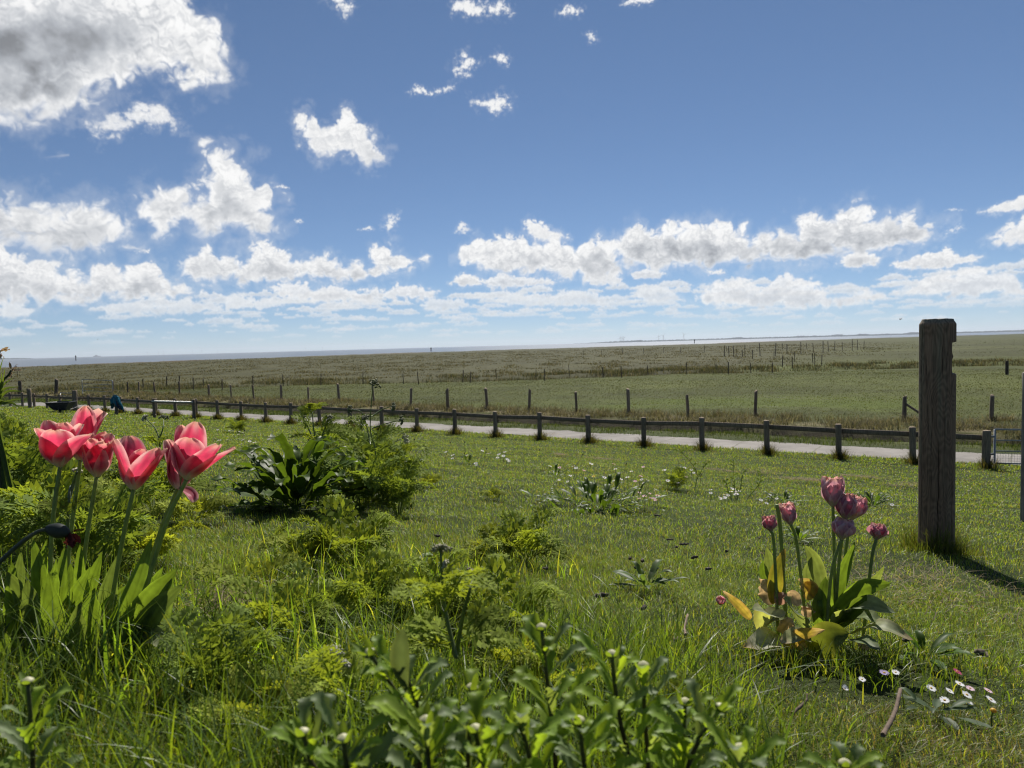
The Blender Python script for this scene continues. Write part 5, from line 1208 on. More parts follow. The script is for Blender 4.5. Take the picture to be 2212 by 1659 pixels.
def fern(p, kind, sc, label, group='low cow parsley clumps', Y=None):
    o = PROTO[kind] if not used[kind] else copy_tree(PROTO[kind]); used[kind] += 1
    c = at(V(*p))
    put(o, c - [0, 0, .01], random.uniform(0, 6), sc, label, group)
LA = 'yellow green feathery cow parsley clump in the shade behind the red tulips'
for p, k, s in (((25, 1010), 0, 1.3), ((70, 1050), 1, 1.3), ((150, 1075), 0, 1.1), ((20, 1120), 2, 1.3), ((230, 1120), 1, 1.2), ((90, 1190), 0, 1.1), ((330, 1095), 0, 1.1), ((415, 1125), 1, 1.0), ((320, 1210), 1, .9), ((200, 1250), 2, 1.0), ((10, 940), 2, 1.2), ((95, 985), 1, 1.2)): fern(p, k, s, LA)
LB = 'bright feathery cow parsley clump growing right beside the dark dock plant'
for p, k, s in (((780, 1100), 2, 1.3), ((820, 1085), 0, 1.5), ((760, 1060), 2, 1.5), ((860, 1110), 2, 1.0), ((815, 1040), 2, 1.5), ((725, 1060), 2, 1.6)): fern(p, k, s, LB)
LC = 'low feathery cow parsley clump in the short lawn left of the middle'
for p, k, s in (((665, 1215), 1, .8), ((745, 1225), 0, .8), ((1075, 1205), 1, .9), ((1130, 1215), 0, .75), ((540, 1300), 1, .8)): fern(p, k, s, LC)
LD = 'feathery cow parsley clump in front of the lawn behind the budding daisies'
for p, k, s in (((905, 1350), 0, .6), ((1010, 1345), 1, .75), ((1080, 1380), 0, .6), ((1110, 1440), 1, .6), ((860, 1430), 1, .55), ((720, 1450), 1, .5), ((1220, 1500), 1, .6), ((790, 1340), 0, .6), ((600, 1400), 0, .55), ((690, 1370), 2, .5), ((470, 1500), 2, .5)): fern(p, k, s, LD)
LE = 'soft feathery cow parsley clump at the bottom edge among tall grass'
for p, k, s in (((540, 1570), 1, .55), ((630, 1530), 1, .5), ((1430, 1560), 1, .5)): fern(p, k, s, LE)
LF = 'small isolated tuft of feathery leaves on the open lawn'
for p, k, s in (((930, 1048), 1, .8), ((1460, 1055), 0, 1.0), ((515, 935), 0, 1.9), ((1065, 1075), 1, .6)): fern(p, k, s, LF, 'scattered feathery tufts')

# tall cow parsley with stems and umbels, drawn from where its stalks stand in the photograph
def tall_parsley(label, Y, stems, fronds, umbels, seed, scol=(.13, .17, .06), r=.005):
    rs = np.random.default_rng(seed)
    p0 = pt(V(*stems[0][0]), Y); root = thing('cow_parsley', (p0[0], Y, gz(p0[0], Y)), label, 'cow parsley', 'tall cow parsley stalks')
    for st in stems:
        P = [pt(V(x, y), Y + .03 * rs.normal()) for x, y in st]
        mb = MB(); mb.tube(curve(P, 14), np.linspace(r, r * .45, 14), 7, scol); mb.build('stem', M_STEM, root)
    for (x0, y0, x1, y1, w) in fronds:
        a = pt(V(x0, y0), Y); b = pt(V(x1, y1), Y + rs.uniform(-.25, .1)); m = (a + b) / 2 + [0, 0, np.linalg.norm(b - a) * .16]
        mb = MB(); frond(mb, [a, m, b], w * Y / 2.16 / F, np.array(FG) * rs.uniform(.85, 1.3), rs, face=(rs.normal() * .3, -.5, 1)); mb.build('frond', M_FERN, root)
    for (x, y, rr, dx, dz, c) in umbels:
        mb = MB(); umbel(mb, pt(V(x, y), Y), (dx, rs.normal() * .3, dz), rr * Y / 2.16 / F, 13, rs, c, bud=max(.0022, .0011 * Y)); mb.build('umbel', M_WHITE, root)
GB = (.20, .21, .11); WB = (.55, .53, .40)
YD = at(V(790, 1085))[1]
tall_parsley('tall cow parsley with nodding buds right of the dock plant', YD,
    [[(795, 1085), (812, 985), (800, 930), (803, 860), (806, 832)], [(800, 960), (792, 920), (780, 890), (760, 885)], [(802, 900), (825, 885), (845, 878)], [(804, 925), (835, 915), (862, 908)], [(795, 1085), (818, 1000), (850, 958), (868, 948)]],
    [(800, 960, 700, 930, 34), (802, 950, 880, 940, 34), (805, 970, 890, 985, 30), (806, 985, 720, 985, 32), (810, 1000, 905, 1030, 30), (800, 935, 745, 905, 24), (812, 1010, 740, 1040, 28), (806, 955, 850, 925, 26)],
    [(806, 832, 13, .5, .5, GB), (845, 878, 9, .9, -.1, GB), (760, 885, 9, -.9, 0, GB), (862, 908, 10, .9, .1, GB), (868, 948, 14, .8, .3, WB), (790, 905, 8, -.2, .8, GB)], 601)
tall_parsley('budding cow parsley with a thick downy top rising above the dock plant', YD + .1,
    [[(690, 1085), (686, 1000), (678, 930), (674, 885)], [(684, 985), (700, 930), (712, 905)], [(682, 960), (664, 920), (655, 905)]],
    [(680, 930, 630, 900, 22), (680, 930, 735, 905, 26), (684, 945, 755, 925, 30), (682, 955, 625, 945, 26), (676, 900, 645, 880, 18), (677, 895, 705, 875, 18), (686, 970, 760, 965, 30), (676, 890, 670, 872, 12), (700, 925, 745, 945, 22), (690, 990, 740, 1000, 26)],
    [(674, 885, 10, .1, 1, GB), (655, 905, 7, -.5, .8, GB), (712, 905, 8, .6, .8, GB)], 602, r=.007)
tall_parsley('cow parsley with two fading cream umbels in front of the lawn', 1.02,
    [[(985, 1420), (962, 1320), (955, 1250), (952, 1195)], [(985, 1420), (1000, 1330), (1015, 1275), (1020, 1245)]],
    [(960, 1330, 860, 1290, 40), (962, 1320, 1060, 1270, 40), (975, 1370, 880, 1370, 44), (985, 1370, 1090, 1330, 44), (958, 1270, 1000, 1200, 24), (990, 1390, 1120, 1390, 44), (970, 1400, 850, 1440, 40)],
    [(952, 1195, 20, -.1, 1, (.34, .33, .20)), (962, 1225, 12, .5, .6, WB), (1020, 1245, 16, .4, .8, (.36, .33, .20))], 603, r=.0035)
tall_parsley('short cow parsley with a white frothy umbel low in the left foreground', .98,
    [[(730, 1540), (722, 1470), (716, 1418)]], [(725, 1490, 650, 1440, 34), (722, 1480, 800, 1430, 34), (728, 1520, 640, 1520, 36), (728, 1510, 815, 1500, 36)],
    [(716, 1418, 24, 0, 1, (.48, .48, .38)), (740, 1440, 14, .4, 1, (.5, .5, .4))], 604, r=.003)
tall_parsley('spindly cow parsley stalk behind the red tulips at the left', 3.2,
    [[(340, 1010), (345, 960), (335, 925), (315, 905)], [(343, 950), (352, 925), (353, 905)]], [(343, 965, 310, 945, 16), (344, 970, 372, 950, 16)], [(315, 905, 7, -.8, .5, WB), (353, 905, 9, .2, 1, GB)], 605, r=.004)
tall_parsley('grey green cow parsley stalk standing between the red tulip stems', 1.46,
    [[(150, 1250), (146, 1160), (149, 1080), (152, 1050)], [(149, 1075), (160, 1040), (166, 1020)]], [(148, 1120, 90, 1090, 26), (149, 1110, 215, 1075, 26)], [(166, 1020, 8, .3, 1, WB)], 606, scol=(.12, .15, .10), r=.0045)

# --- broad-leaved rosettes
def broad_plant(name, label, cat, c, n, L_, W_, col, seed, up=(.3, 1.2), wave=.08, prof='dock', mat=None, group=None, sheen=.15, ln='leaf', n_=11, spread=.03):
    rs = np.random.default_rng(seed); root = thing(name, c, label, cat, group)
    for i in range(n):
        a = i * 2.4 + rs.uniform(-.5, .5); f = i / max(1, n - 1); el = up[0] + (up[1] - up[0]) * f + rs.normal() * .2
        d = np.array([math.cos(a), math.sin(a), 0]); l = L_ * rs.uniform(.6, 1.1)
        b = np.array(c) + d * spread * rs.random()
        P = [b, b + d * l * .4 * math.cos(el) + [0, 0, l * .45 * math.sin(el)], b + d * l * .78 * math.cos(el * .9) + [0, 0, l * .80 * math.sin(el * .88)], b + d * l * 1.0 * math.cos(el * .75) + [0, 0, l * .90 * math.sin(el * .74)]]
        cc = np.array(col) * rs.uniform(.7, 1.35)
        mb = MB(); leaf(mb, P, W_ * rs.uniform(.7, 1.15), unit(np.array([-d[0] * .8, -d[1] * .8, 1.0])), prof=prof, wave=wave, fold=.22, teeth=.07, col=cc, edge=cc * 1.15, tip=cc * .95, n=n_, m=5, seed=seed * 100 + i)
        mb.build(ln, mat or M_DOCK, root)
    return root
DK = (.058, .092, .018)
dc = at(V(640, 1092))
dock = broad_plant('dock_plant', 'large dark glossy dock plant with wavy leaves in the lawn left of centre', 'dock plant', dc, 78, .122 * dc[1], .0165 * dc[1], DK, 31, up=(.05, 1.45), wave=.20, n_=14, spread=.14)
broad_plant('dock_plant', 'low dark leafy dock patch in the middle of the lawn beside pink daisies', 'dock plant', at(V(1290, 1092)), 85, .22, .038, (.062, .10, .02), 32, up=(.15, 1.15), spread=.5)
broad_plant('dock_plant', 'dark green dock rosette behind the stacked wilting tulips, left of the notched post', 'dock plant', at(V(1885, 1092)), 34, .22, .034, (.055, .09, .022), 33, up=(.2, 1.2), spread=.12)
broad_plant('dock_plant', 'flat dark dock rosette left of the wilting tulips, below the white daisies', 'dock plant', at(V(1690, 1085)), 30, .18, .03, (.055, .085, .022), 34, up=(.1, .8), spread=.14)
broad_plant('plantain', 'small pale plantain rosette in the open lawn left of the wilting tulips', 'plantain', at(V(1395, 1265)), 18, .11, .022, (.085, .125, .045), 35, up=(.2, 1.0), wave=.02)
broad_plant('plantain', 'small leafy rosette just behind the left wilting tulip stems', 'plantain', at(V(1725, 1165)), 16, .12, .025, (.09, .14, .025), 36, up=(.2, 1.0), wave=.03)
broad_plant('dandelion', 'dandelion rosette with jagged leaves lying behind the lower right daisies', 'dandelion', at(V(2000, 1420)), 12, .11, .022, (.060, .11, .018), 37, up=(.1, .9), wave=.05)
broad_plant('plantain', 'grey green ribbed plantain leaves under the lower right daisies', 'plantain', at(V(2020, 1535)), 10, .07, .016, (.08, .11, .06), 38, up=(.05, .5), wave=.02)
broad_plant('plantain', 'plantain rosette among daisies in the left middle of the lawn', 'plantain', at(V(1010, 1000)), 14, .22, .035, (.07, .11, .02), 39, up=(.3, 1.2))
broad_plant('plantain', 'plantain rosette in front of the rail fence, beside dark seed heads', 'plantain', at(V(880, 975)), 16, .26, .035, (.075, .12, .02), 40, up=(.4, 1.3))
broad_plant('plantain', 'small plantain rosette below the middle of the rail fence', 'plantain', at(V(1200, 1030)), 12, .2, .035, (.07, .11, .02), 41, up=(.2, 1.0))
broad_plant('plantain', 'pale low rosette in the lawn under the dark dock patch', 'plantain', at(V(905, 1230)), 10, .1, .02, (.1, .14, .06), 42, up=(.2, .9))
# plantain seed heads, dark on thin stalks
def seedheads(label, spots, h, seed):
    rs = np.random.default_rng(seed)
    for p in spots:
        c = at(V(*p)); root = thing('plantain_stalk', c, label, 'seed head', 'dark plantain seed heads')
        hh = h * rs.uniform(.7, 1.15); e = c + [rs.normal() * .08, rs.normal() * .05, hh]
        C = curve([c, c + (e - c) * .5 + [rs.normal() * .02, 0, 0], e], 7); w = max(.0016, .00022 * c[1])
        mb = MB(); mb.tube(C, w, 5, (.09, .11, .04)); mb.build('stalk', M_STEM, root)
        d = unit(C[-1] - C[-2]); mb = MB(); mb.tube([e - d * .005, e + d * .008, e + d * .024, e + d * .034], np.array([.4, 1, .9, .2]) * max(.005, .0007 * c[1]), 7, (.035, .028, .02)); mb.build('seed_head', M_MISC, root)
seedheads('dark plantain seed head on a thin bent stalk right of the tall cow parsley', [(865, 985), (872, 978), (880, 975), (885, 985), (893, 980), (900, 985), (875, 990)], .36, 700)
seedheads('dark plantain seed head standing alone in the middle lawn', [(1010, 985), (1045, 1010), (960, 990), (1170, 1000), (1240, 1010), (985, 1005), (1350, 1060), (1500, 1075)], .26, 701)
seedheads('dark plantain seed head before the rail fence at the left', [(400, 925), (420, 925), (450, 930), (520, 965), (380, 918)], .4, 702)

# --- upright weeds with small leaves
def weed(label, stems, Y, seed):
    rs = np.random.default_rng(seed); p0 = pt(V(*stems[0][0]), Y); root = thing('mustard_weed', (p0[0], Y, gz(p0[0], Y)), label, 'weed')
    for st in stems:
        P = curve([pt(V(x, y), Y) for x, y in st], 12); mb = MB(); mb.tube(P, np.linspace(.004, .002, 12), 6, (.12, .16, .04)); mb.build('stem', M_STEM, root)
        mb = MB()
        for i in range(3, 12):
            a = rs.uniform(0, 6.3); d = np.array([math.cos(a), math.sin(a) * .6, .7]); leaf(mb, [P[i], P[i] + d * .02, P[i] + d * .045 + [0, 0, -.008]], .014, (0, -1, .6), prof='spoon', col=(.11, .16, .03), n=5, m=3, seed=seed + i)
        mb.build('leaves', M_LEAF, root)
Yw = at(V(1588, 1085))[1]
weed('thin upright weed with small leaves behind the white daisy patch', [[(1588, 1085), (1586, 1040), (1584, 990)], [(1592, 1080), (1600, 1050), (1605, 1022)], [(1580, 1082), (1572, 1055), (1568, 1040)], [(1612, 1080), (1640, 1045), (1645, 1022)]], Yw, 801)
weed('thin bending weed with white tips left of the white daisy patch', [[(1500, 1060), (1505, 1020), (1480, 985), (1465, 975)], [(1503, 1040), (1520, 1010), (1528, 1000)]], Yw + .4, 802)

# --- withered poppy-like bud hanging in front of the red tulips
def nodding_bud():
    Y = 1.18; root_p = pt(V(-40, 1300), Y); root = thing('wilted_flower', (root_p[0], Y, gz(root_p[0], Y)), 'wilted dark flower bud nodding on a bent stalk before the red tulips', 'wilted flower')
    P = curve([[root_p[0] - .05, Y, gz(root_p[0], Y)], pt(V(-35, 1260), Y), pt(V(20, 1195), Y), pt(V(75, 1152), Y), pt(V(108, 1142), Y)], 16)
    mb = MB(); mb.tube(P, np.linspace(.0042, .003, 16), 8, (.085, .095, .065)); mb.build('stem', M_STEM, root)
    a, b = pt(V(100, 1141), Y), pt(V(150, 1152), Y); v = np.linspace(0, 1, 12)[:, None]
    mb = MB(); mb.tube(a + (b - a) * v, .0122 * np.sin(math.pi * np.clip(v[:, 0] * .9 + .06, 0, 1)) ** .6, 12, (.06, .072, .072)); mb.build('seed_pod', M_LEAF, root)
    mb = MB(); rs = np.random.default_rng(3)
    for i in range(10):
        d = unit(np.array([.6, 0, -.8]) + rs.normal(size=3) * .5); leaf(mb, [b, b + d * .010, b + d * .022 + [0, 0, -.004]], .011, rs.normal(size=3), prof='spoon', wave=.3, col=(.14, .03, .03), n=6, m=5, seed=i)
    mb.build('withered_petals', M_DRY, root)
    mb = MB(); mb.add(np.zeros((0, 3)))
nodding_bud()

# --- strap-leaved plant with brown heads cut by the left edge
def strap_plant():
    Y = 2.3; c = pt(V(-8, 900), Y); c[2] = gz(c[0], Y); root = thing('withered_daffodil', c, 'withered daffodil with strap leaves and brown flower heads at the left edge', 'daffodil')
    for i, (x0, y0, x1, y1, x2, y2) in enumerate(((-10, 905, 0, 860, 12, 790), (-8, 905, 10, 850, 50, 845), (-8, 900, 12, 870, 48, 862), (-12, 900, 5, 845, 42, 835), (-15, 905, -8, 830, 8, 770), (-5, 905, 15, 870, 45, 880), (-12, 900, 2, 840, 30, 815), (-10, 910, -2, 850, 5, 800))):
        mb = MB(); b = np.array([c[0] + .01 * i, Y, c[2]]); leaf(mb, [b, pt(V(x0, y0), Y), pt(V(x1, y1), Y - .02), pt(V(x2, y2), Y - .05)], .016, (.2, -1, .4), prof='strap', col=(.085, .12, .04), n=12, m=3, seed=i); mb.build('leaf', M_LEAF, root)
    for i, (xa, ya, xb, yb) in enumerate(((-5, 870, 25, 800), (-12, 860, -1, 758))):
        a, b = pt(V(xa, ya), Y), pt(V(xb, yb), Y); mb = MB(); mb.tube(curve([[c[0], Y, c[2]], a, b], 10), .0035, 7, (.05, .06, .03)); mb.build('stem', M_STEM, root)
        e = pt(V(xb + (12 if i else 2), yb + (4 if i else -8)), Y); mb = MB(); rs = np.random.default_rng(i + 9)
        for k in range(7): d = unit(e - b + rs.normal(size=3) * .03); leaf(mb, [b, b + d * .013, b + d * .028], .009, rs.normal(size=3), prof='spoon', wave=.25, col=(.26, .19, .13), n=6, m=4, seed=k + 40)
        mb.build('flower_head', M_DRY, root)
strap_plant()

# --- budding ox-eye daisies right under the lens
def marguerite(label, Y, bud, stem, leaves, seed, bud_r=.0062, lsize=1.0, open_=False):
    rs = np.random.default_rng(seed); P = [pt(V(x, y), Y) for x, y in stem]; b0 = P[0]
    root = thing('budding_daisy', (b0[0], Y, gz(b0[0], Y)), label, 'daisy plant', 'budding daisies in the near foreground')
    top = pt(V(*bud), Y); C = curve([[b0[0], Y + .02, gz(b0[0], Y)]] + P + [top], 20)
    mb = MB(); mb.tube(C, np.linspace(.0027, .0019, 20), 8, np.stack([np.linspace(a, b, 20) for a, b in ((.050, .085), (.022, .10), (.018, .04))], -1)); mb.build('stem', M_STEM, root)
    v = np.linspace(0, 1, 9); mb = MB(); d = unit(C[-1] - C[-2])
    mb.tube(top + d * (v[:, None] * bud_r * 1.35 - bud_r * .35), bud_r * np.array([.35, .75, .97, 1.03, 1.0, .88, .68, .42, .1]), 14, np.array([[.07, .10, .035]] * 3 + [[.13, .17, .05]] + [[.24, .27, .11]] + [[.42, .42, .24]] + [[.60, .58, .38]] * 3)); bd = mb.build('bud', M_STEM, root)
    for q in range(5):
        a_ = q * 1.26 + seed; e_ = np.array([math.cos(a_), math.sin(a_), 0]); s0 = top - d * bud_r * .4
        mb = MB(); leaf(mb, [s0, s0 + e_ * bud_r * 1.0 + d * bud_r * .5, s0 + e_ * bud_r * (1.5 + rs.random()) + d * bud_r * (1.6 + 1.6 * rs.random())], bud_r * 1.1, -e_ + d, prof='spoon', fold=.3, col=np.array([.14, .20, .04]) * rs.uniform(.8, 1.3), n=7, m=5, seed=seed + q); mb.build('bract', M_LEAF, root)
    leaves = int(leaves * 1.7)
    for i in range(leaves):
        f = .12 + .76 * i / max(1, leaves - 1); k = min(19, int(f * 19)); a = i * 2.3 + seed
        d = np.array([math.cos(a), math.sin(a) * .8, 0]); l = lsize * (.039 - .010 * f) * rs.uniform(.75, 1.3); u = rs.uniform(.6, 1.7)
        b = C[k]; Q = [b, b + d * l * .45 + [0, 0, l * .42 * u], b + d * l * .85 + [0, 0, l * .72 * u], b + d * l * 1.15 + [0, 0, l * .78 * u - l * .05]]
        cc = np.array([[.16, .24, .04], [.20, .28, .04], [.16, .21, .10]][i % 3]) * rs.uniform(.85, 1.2)
        mb = MB(); leaf(mb, Q, l * .36, unit(np.array([-d[0] * .6, -d[1] * .6 - .3, 1])), prof='spoon', fold=.3, wave=.05, teeth=.22, col=cc, edge=cc * 1.2, n=13, m=5, seed=seed * 50 + i); mb.build('leaf', M_LEAF, root)
MG = [
 ((860, 1436), [(905, 1660), (903, 1560), (895, 1500)], .66, 'budding daisy left of centre with a rolled grey leaf above its bud', 13),
 ((800, 1413), [(900, 1640), (880, 1540), (835, 1465)], .665, 'budding daisy on a red side stem leaning to the left', 8),
 ((655, 1586), [(690, 1700), (670, 1640)], .60, 'budding daisy with a pale round bud lowest at the left', 9),
 ((742, 1600), [(760, 1720), (750, 1660)], .59, 'budding daisy with a yellowish bud low beside the leftmost round bud', 9),
 ((1020, 1488), [(1010, 1680), (1015, 1570)], .68, 'budding daisy with a small bud half hidden in the middle foreground', 10),
 ((1027, 1578), [(1060, 1700), (1040, 1640)], .60, 'budding daisy with a bright pale bud right of the thick brown stem', 9),
 ((1122, 1562), [(1150, 1690), (1140, 1620)], .61, 'budding daisy with a fading bud in the bottom middle', 9),
 ((1170, 1358), [(1200, 1640), (1190, 1540), (1178, 1440)], .72, 'tallest budding daisy on a straight dark red stem in the middle', 14),
 ((1322, 1416), [(1360, 1660), (1340, 1560), (1328, 1480)], .70, 'budding daisy with a fat cream bud right of the tallest one', 14),
 ((1390, 1440), [(1400, 1660), (1392, 1540)], .72, 'budding daisy with thin leafy top just right of the fat cream bud', 9),
 ((1556, 1532), [(1480, 1690), (1510, 1600)], .66, 'budding daisy leaning right, rightmost of the foreground plants', 12),
 ((1480, 1520), [(1470, 1700), (1476, 1600)], .68, 'leafy daisy shoot left of the right-leaning budding daisy', 10),
 ((1825, 1652), [(1830, 1720), (1828, 1690)], .66, 'budding daisy peeping over the bottom edge below the wilting tulips', 7),
 ((60, 1475), [(75, 1690), (70, 1600)], .70, 'leafy daisy shoot with toothed grey leaves at the lower left corner', 12),
 ((1250, 1560), [(1265, 1700), (1258, 1620)], .62, 'leafy daisy shoot between the dark red stems in the bottom middle', 11),
 ((920, 1560), [(930, 1700), (925, 1640)], .58, 'leafy daisy shoot in front of the brown stem at the bottom', 10),
 ((1600, 1620), [(1600, 1720), (1600, 1670)], .60, 'leafy daisy shoot at the bottom edge under the right-leaning bud', 8),
]
for i, (bud, stem, Y, lab, nl) in enumerate(MG): marguerite(lab, Y, bud, stem, nl, 31 + i * 7, lsize=1.0)
# the rolled grey leaf standing over the left bud is a leaf of that plant
mg = [o for o in bpy.data.objects if o.get('label', '').startswith('budding daisy left of centre')][0]
mb = MB(); leaf(mb, [pt(V(880, 1500), .66), pt(V(868, 1430), .65), pt(V(872, 1356), .645)], .021, (-.1, -1, .1), prof='spoon', fold=.7, col=(.07, .095, .07), edge=(.12, .15, .09), n=12, m=7, seed=5); mb.build('leaf', M_LEAF, mg)

# ------------------------------------------------------------------ lawn daisies
def daisy_parts(c, h, r, tilt, seed, petal=(.80, .80, .80), n=22, cup=.15):
    rs = np.random.default_rng(seed); d = unit([tilt[0], tilt[1], 1]); a = unit(np.cross(d, [0, 1, .1])); b = np.cross(d, a); top = np.array(c) + np.array([tilt[0] * h * .5, tilt[1] * h * .5, h])
    st = MB(); st.tube(curve([c, (np.array(c) + top) / 2 + [0, .002, .003], top], 6), max(.0009, r * .09), 5, (.12, .16, .05), cap=False)
    pm = MB(); Vs, Q, Cc = [], [], []
    for i in range(n):
        t = i * 2 * math.pi / n + rs.normal() * .05; e = a * math.cos(t) + b * math.sin(t); s = np.cross(d, e); l = r * rs.uniform(.88, 1.05); w = r * .135; z = cup * rs.uniform(.5, 1.5)
        k = len(Vs)
        for f, ww in ((.25, .5), (.65, 1.0), (1.0, .55)):
            p = top + e * l * f + d * l * z * f * f + d * .001
            Vs += [p - s * w * ww, p + s * w * ww]; Cc += [np.array(petal) * (1 if f < .9 else .97)] * 2
        Q += [(k, k + 1, k + 3, k + 2), (k + 2, k + 3, k + 5, k + 4)]
    pm.add(Vs, Q, None, np.array(Cc))
    cm = MB(); v = np.linspace(0, 1, 5); cm.tube(top + d * (v[:, None] * r * .26), r * .33 * np.sqrt(np.clip(1 - v ** 2, .01, 1)), 9, (.62, .38, .03))
    return st, pm, cm
def c7(x, y): return ((3072 + x / 2.16) / 1.8517, (2304 + y / 2.16) / 1.8517)
ND = [((805, 890), 'white daisy with a yellow eye alone in the dark grass below the wilting tulips', 0, (.05, -.5)), ((1095, 830), 'white daisy touching a mauve one, right below the wilting tulips', 0, (.1, -.3)),
      ((1000, 835), 'shaded mauve daisy beside a white one under the wilting tulips', 1, (0, -.1)), ((640, 975), 'small half closed daisy leftmost at the lower right', 0, (.4, -.3)),
      ((1393, 965), 'white daisy leftmost in the cluster at the lower right', 0, (.1, -.6)), ((1543, 990), 'white daisy second from the left in the lower right cluster', 0, (.2, -.4)),
      ((1640, 932), 'white daisy topmost in the lower right cluster', 0, (.15, -.2)), ((1525, 1070), 'largest open white daisy at the front of the lower right cluster', 0, (0, -.7)),
      ((1695, 1022), 'white daisy in the centre of the lower right cluster', 0, (.35, -.6)), ((1715, 1088), 'small white daisy lowest in the lower right cluster', 0, (.3, -.4)),
      ((1735, 970), 'pink edged daisy in the middle of the lower right cluster', 2, (.2, -.25)), ((1880, 990), 'pink edged daisy at the right of the lower right cluster', 2, (.3, -.35)),
      ((1895, 1065), 'white daisy rightmost in the lower right cluster seen from the side', 0, (.3, -.2)), ((1610, 825), 'magenta daisy with orange eye above the lower right cluster', 3, (.3, -.2))]
for i, (p, lab, k, tl) in enumerate(ND):
    q = V(*c7(*p)); c = at((q[0], q[1] + 9)); h = .026 + .008 * random.random(); hgt = pt(q, c[1])[2] - c[2]; h = max(.015, hgt)
    root = thing('daisy', c, lab, 'daisy', 'daisies in the lower right corner')
    st, pm, cm = daisy_parts(c, h, .0085 * random.uniform(.85, 1.15) * (.8 if 'small' in lab else 1), (tl[0] * 1.1 + random.uniform(-.2, .2), tl[1] * .5 + random.uniform(-.2, .15)), 900 + i, [(.80, .80, .80), (.35, .28, .48), (.75, .55, .62), (.45, .06, .16)][k], cup=.05 if not 'small half' in lab else .7)
    st.build('stem', M_STEM, root); pm.build('petals', M_WHITE, root); cm.build('flower_centre', M_STEM, root)
q = V(*c7(1930, 1230)); c = at((q[0], q[1] + 8)); root = thing('daisy', c, 'orange yellow daisy centre without petals at the lower right edge', 'daisy')
st, pm, cm = daisy_parts(c, .03, .016, (0, -.3), 950); st.build('stem', M_STEM, root); cm.build('flower_centre', M_STEM, root)
# distant ones: one mesh each, copied
def daisy_mesh(seed, petal, h, r):
    st, pm, cm = daisy_parts((0, 0, 0), h, r, (random.uniform(-.2, .2), random.uniform(-.5, .1)), seed, petal, n=12)
    m = MB(); m.v = st.v + pm.v + cm.v; m.c = st.c + pm.c + cm.c
    off = 0
    for x in (st, pm, cm):
        m.q += [q + off for q in x.q]; m.t += [t + off for t in x.t]; off += x.n
    m.n = off
    return m
DPROT = {}
def far_daisy(c, kind, label, group, sc):
    if kind not in DPROT:
        pc = {'white': (.82, .82, .82), 'pink': (.70, .40, .50), 'yellow': (.75, .55, .03)}[kind.split('_')[0]]
        o = daisy_mesh(hash(kind) % 100 if False else len(DPROT) + 60, pc, .06, .015).build('daisy', M_WHITE, None, origin=(0, 0, 0)); DPROT[kind] = o
    else: o = DPROT[kind].copy(); COL.objects.link(o)
    o.location = [float(a) for a in c]; o.rotation_euler = (0, 0, random.uniform(-1.2, 1.2)); o.scale = (sc,) * 3
    tag(o, label, 'daisy', group)
def patch(n, x0, x1, y0, y1, kinds, label, group):
    for i in range(n):
        c = at(V(random.uniform(x0, x1), random.uniform(y0, y1))); far_daisy(c, random.choice(kinds), label, group, max(.9, min(2.4, .26 * c[1] ** .9)) * random.uniform(.75, 1.15))
WK = ['white_a', 'white_b', 'white_c']
patch(16, 1525, 1605, 1074, 1094, WK, 'white daisy in the dense patch left of the wilting tulips', 'dense white daisy patch')
patch(9, 1378, 1432, 1082, 1100, ['pink_a', 'pink_b'], 'pinkish daisy right of the dark dock patch in the lawn', 'pink daisies')
patch(34, 1180, 1500, 1020, 1060, WK + ['pink_a'], 'small white daisy scattered in the middle of the lawn behind the dock patch', 'middle lawn daisies')
patch(24, 870, 1120, 990, 1020, WK, 'small white daisy in the lawn right of the tall cow parsley', 'daisies by the cow parsley')
patch(16, 470, 560, 935, 985, WK, 'small white daisy between the red tulips and the dock plant', 'daisies behind the red tulips')
patch(26, 180, 420, 893, 935, WK, 'tiny white daisy in the lawn behind the red tulips below the fence', 'tiny far daisies')
patch(22, -5, 75, 878, 890, WK, 'tiny white daisy in a dense row at the left edge below the fence', 'left edge daisies')
patch(10, 1640, 1960, 1085, 1130, WK, 'white daisy in the lawn around the wilting tulips and notched post', 'daisies by the notched post')
far_daisy(at(V(1285, 1047)), 'yellow_a', 'single yellow dandelion flower behind the dark dock patch', 'yellow flowers', 1.7)

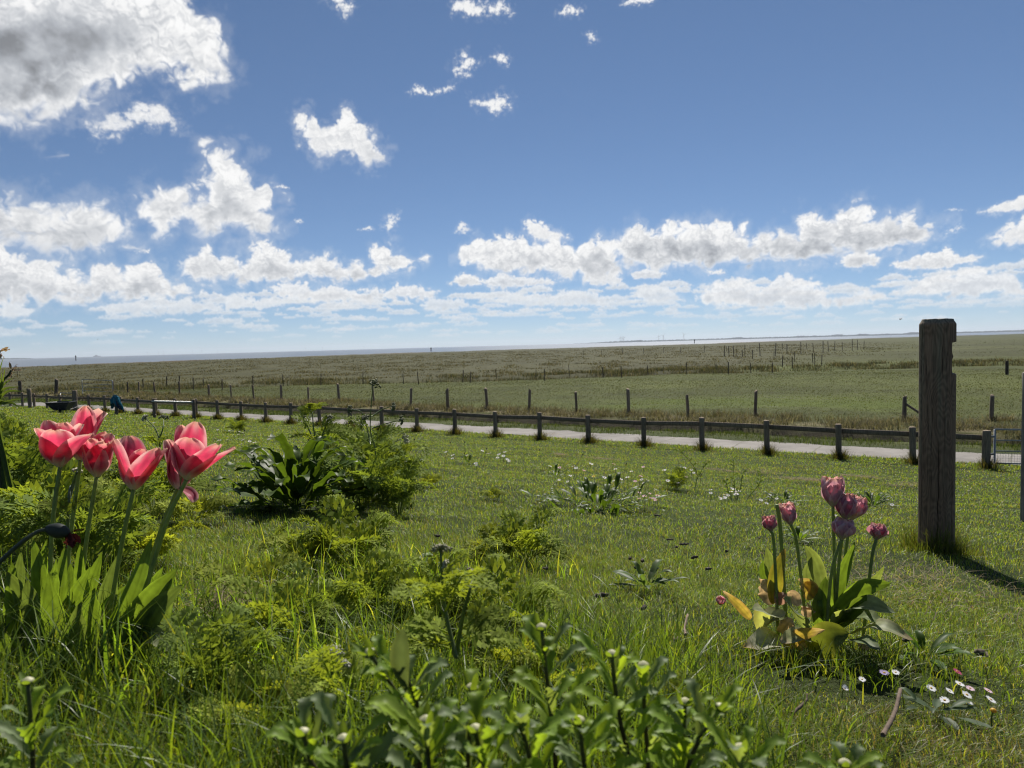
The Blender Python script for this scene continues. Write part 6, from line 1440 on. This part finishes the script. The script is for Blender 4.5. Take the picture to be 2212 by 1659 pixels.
# ------------------------------------------------------------------ litter on the lawn
def dropping(p, ln, r, label, col, seed, name='dropping', cat='dropping', group='dark droppings in the lawn', rot=None):
    rs = np.random.default_rng(seed); c = at(V(*p)) + [0, 0, .022]; a = rs.uniform(0, 3.1) if rot is None else rot; d = np.array([math.cos(a), math.sin(a) * .8, rs.normal() * .12])
    v = np.linspace(0, 1, 9)
    P = np.stack([c + d * ln * (t - .5) + rs.normal(size=3) * r * .18 for t in v]); m = MB(); m.tube(P, r * np.array([.35, .85, 1, .92, 1.05, .95, 1.0, .8, .3]) * rs.uniform(.85, 1.15, 9), 9, col)
    tag(m.build(name, M_MISC, origin=c), label, cat, group)
for i, p in enumerate(((1362, 1218), (1375, 1240), (1388, 1222), (1440, 1245), (1447, 1175), (1478, 1185), (1462, 1192), (1420, 1120), (1530, 1240), (1178, 1242), (1300, 1302), (1390, 1330), (1462, 1402), (945, 1168), (1640, 1170), (1570, 1200), (1655, 1205), (1500, 1215), (1880, 1330), (1960, 1398), (2120, 1430))):
    dropping(p, (.05 if i % 3 else .03) * random.uniform(.6, 1.1), random.uniform(.004, .0075), 'dark dried dropping lying in the short lawn left of the wilting tulips' if p[0] < 1700 else 'dark dried dropping lying in the lawn right of the wilting tulips', np.array([.085, .07, .052]) * random.uniform(.6, 1.4), 1000 + i)
def stick(p0, p1, r, label, col):
    a, b = at(V(*p0)) + [0, 0, .03], at(V(*p1)) + [0, 0, .05]; m = MB(); rs = np.random.default_rng(int(p0[0])); P = curve([a, (a + b) / 2 + rs.normal(size=3) * .006, b], 8); m.tube(P, r * np.array([1, .95, 1, .9, .95, .85, .9, .8]), 8, col); tag(m.build('stick', M_MISC, origin=a), label, 'stick')
stick((1907, 1630), (1945, 1550), .0036, 'straight brown stick lying in the dry grass at the lower right', (.13, .095, .07))
stick((1712, 1580), (1742, 1562), .0026, 'short brown twig lying in the grass left of the long stick', (.12, .09, .065))
stick((1482, 1398), (1486, 1370), .003, 'thin pale twig standing in the lawn behind the foreground buds', (.22, .16, .12))
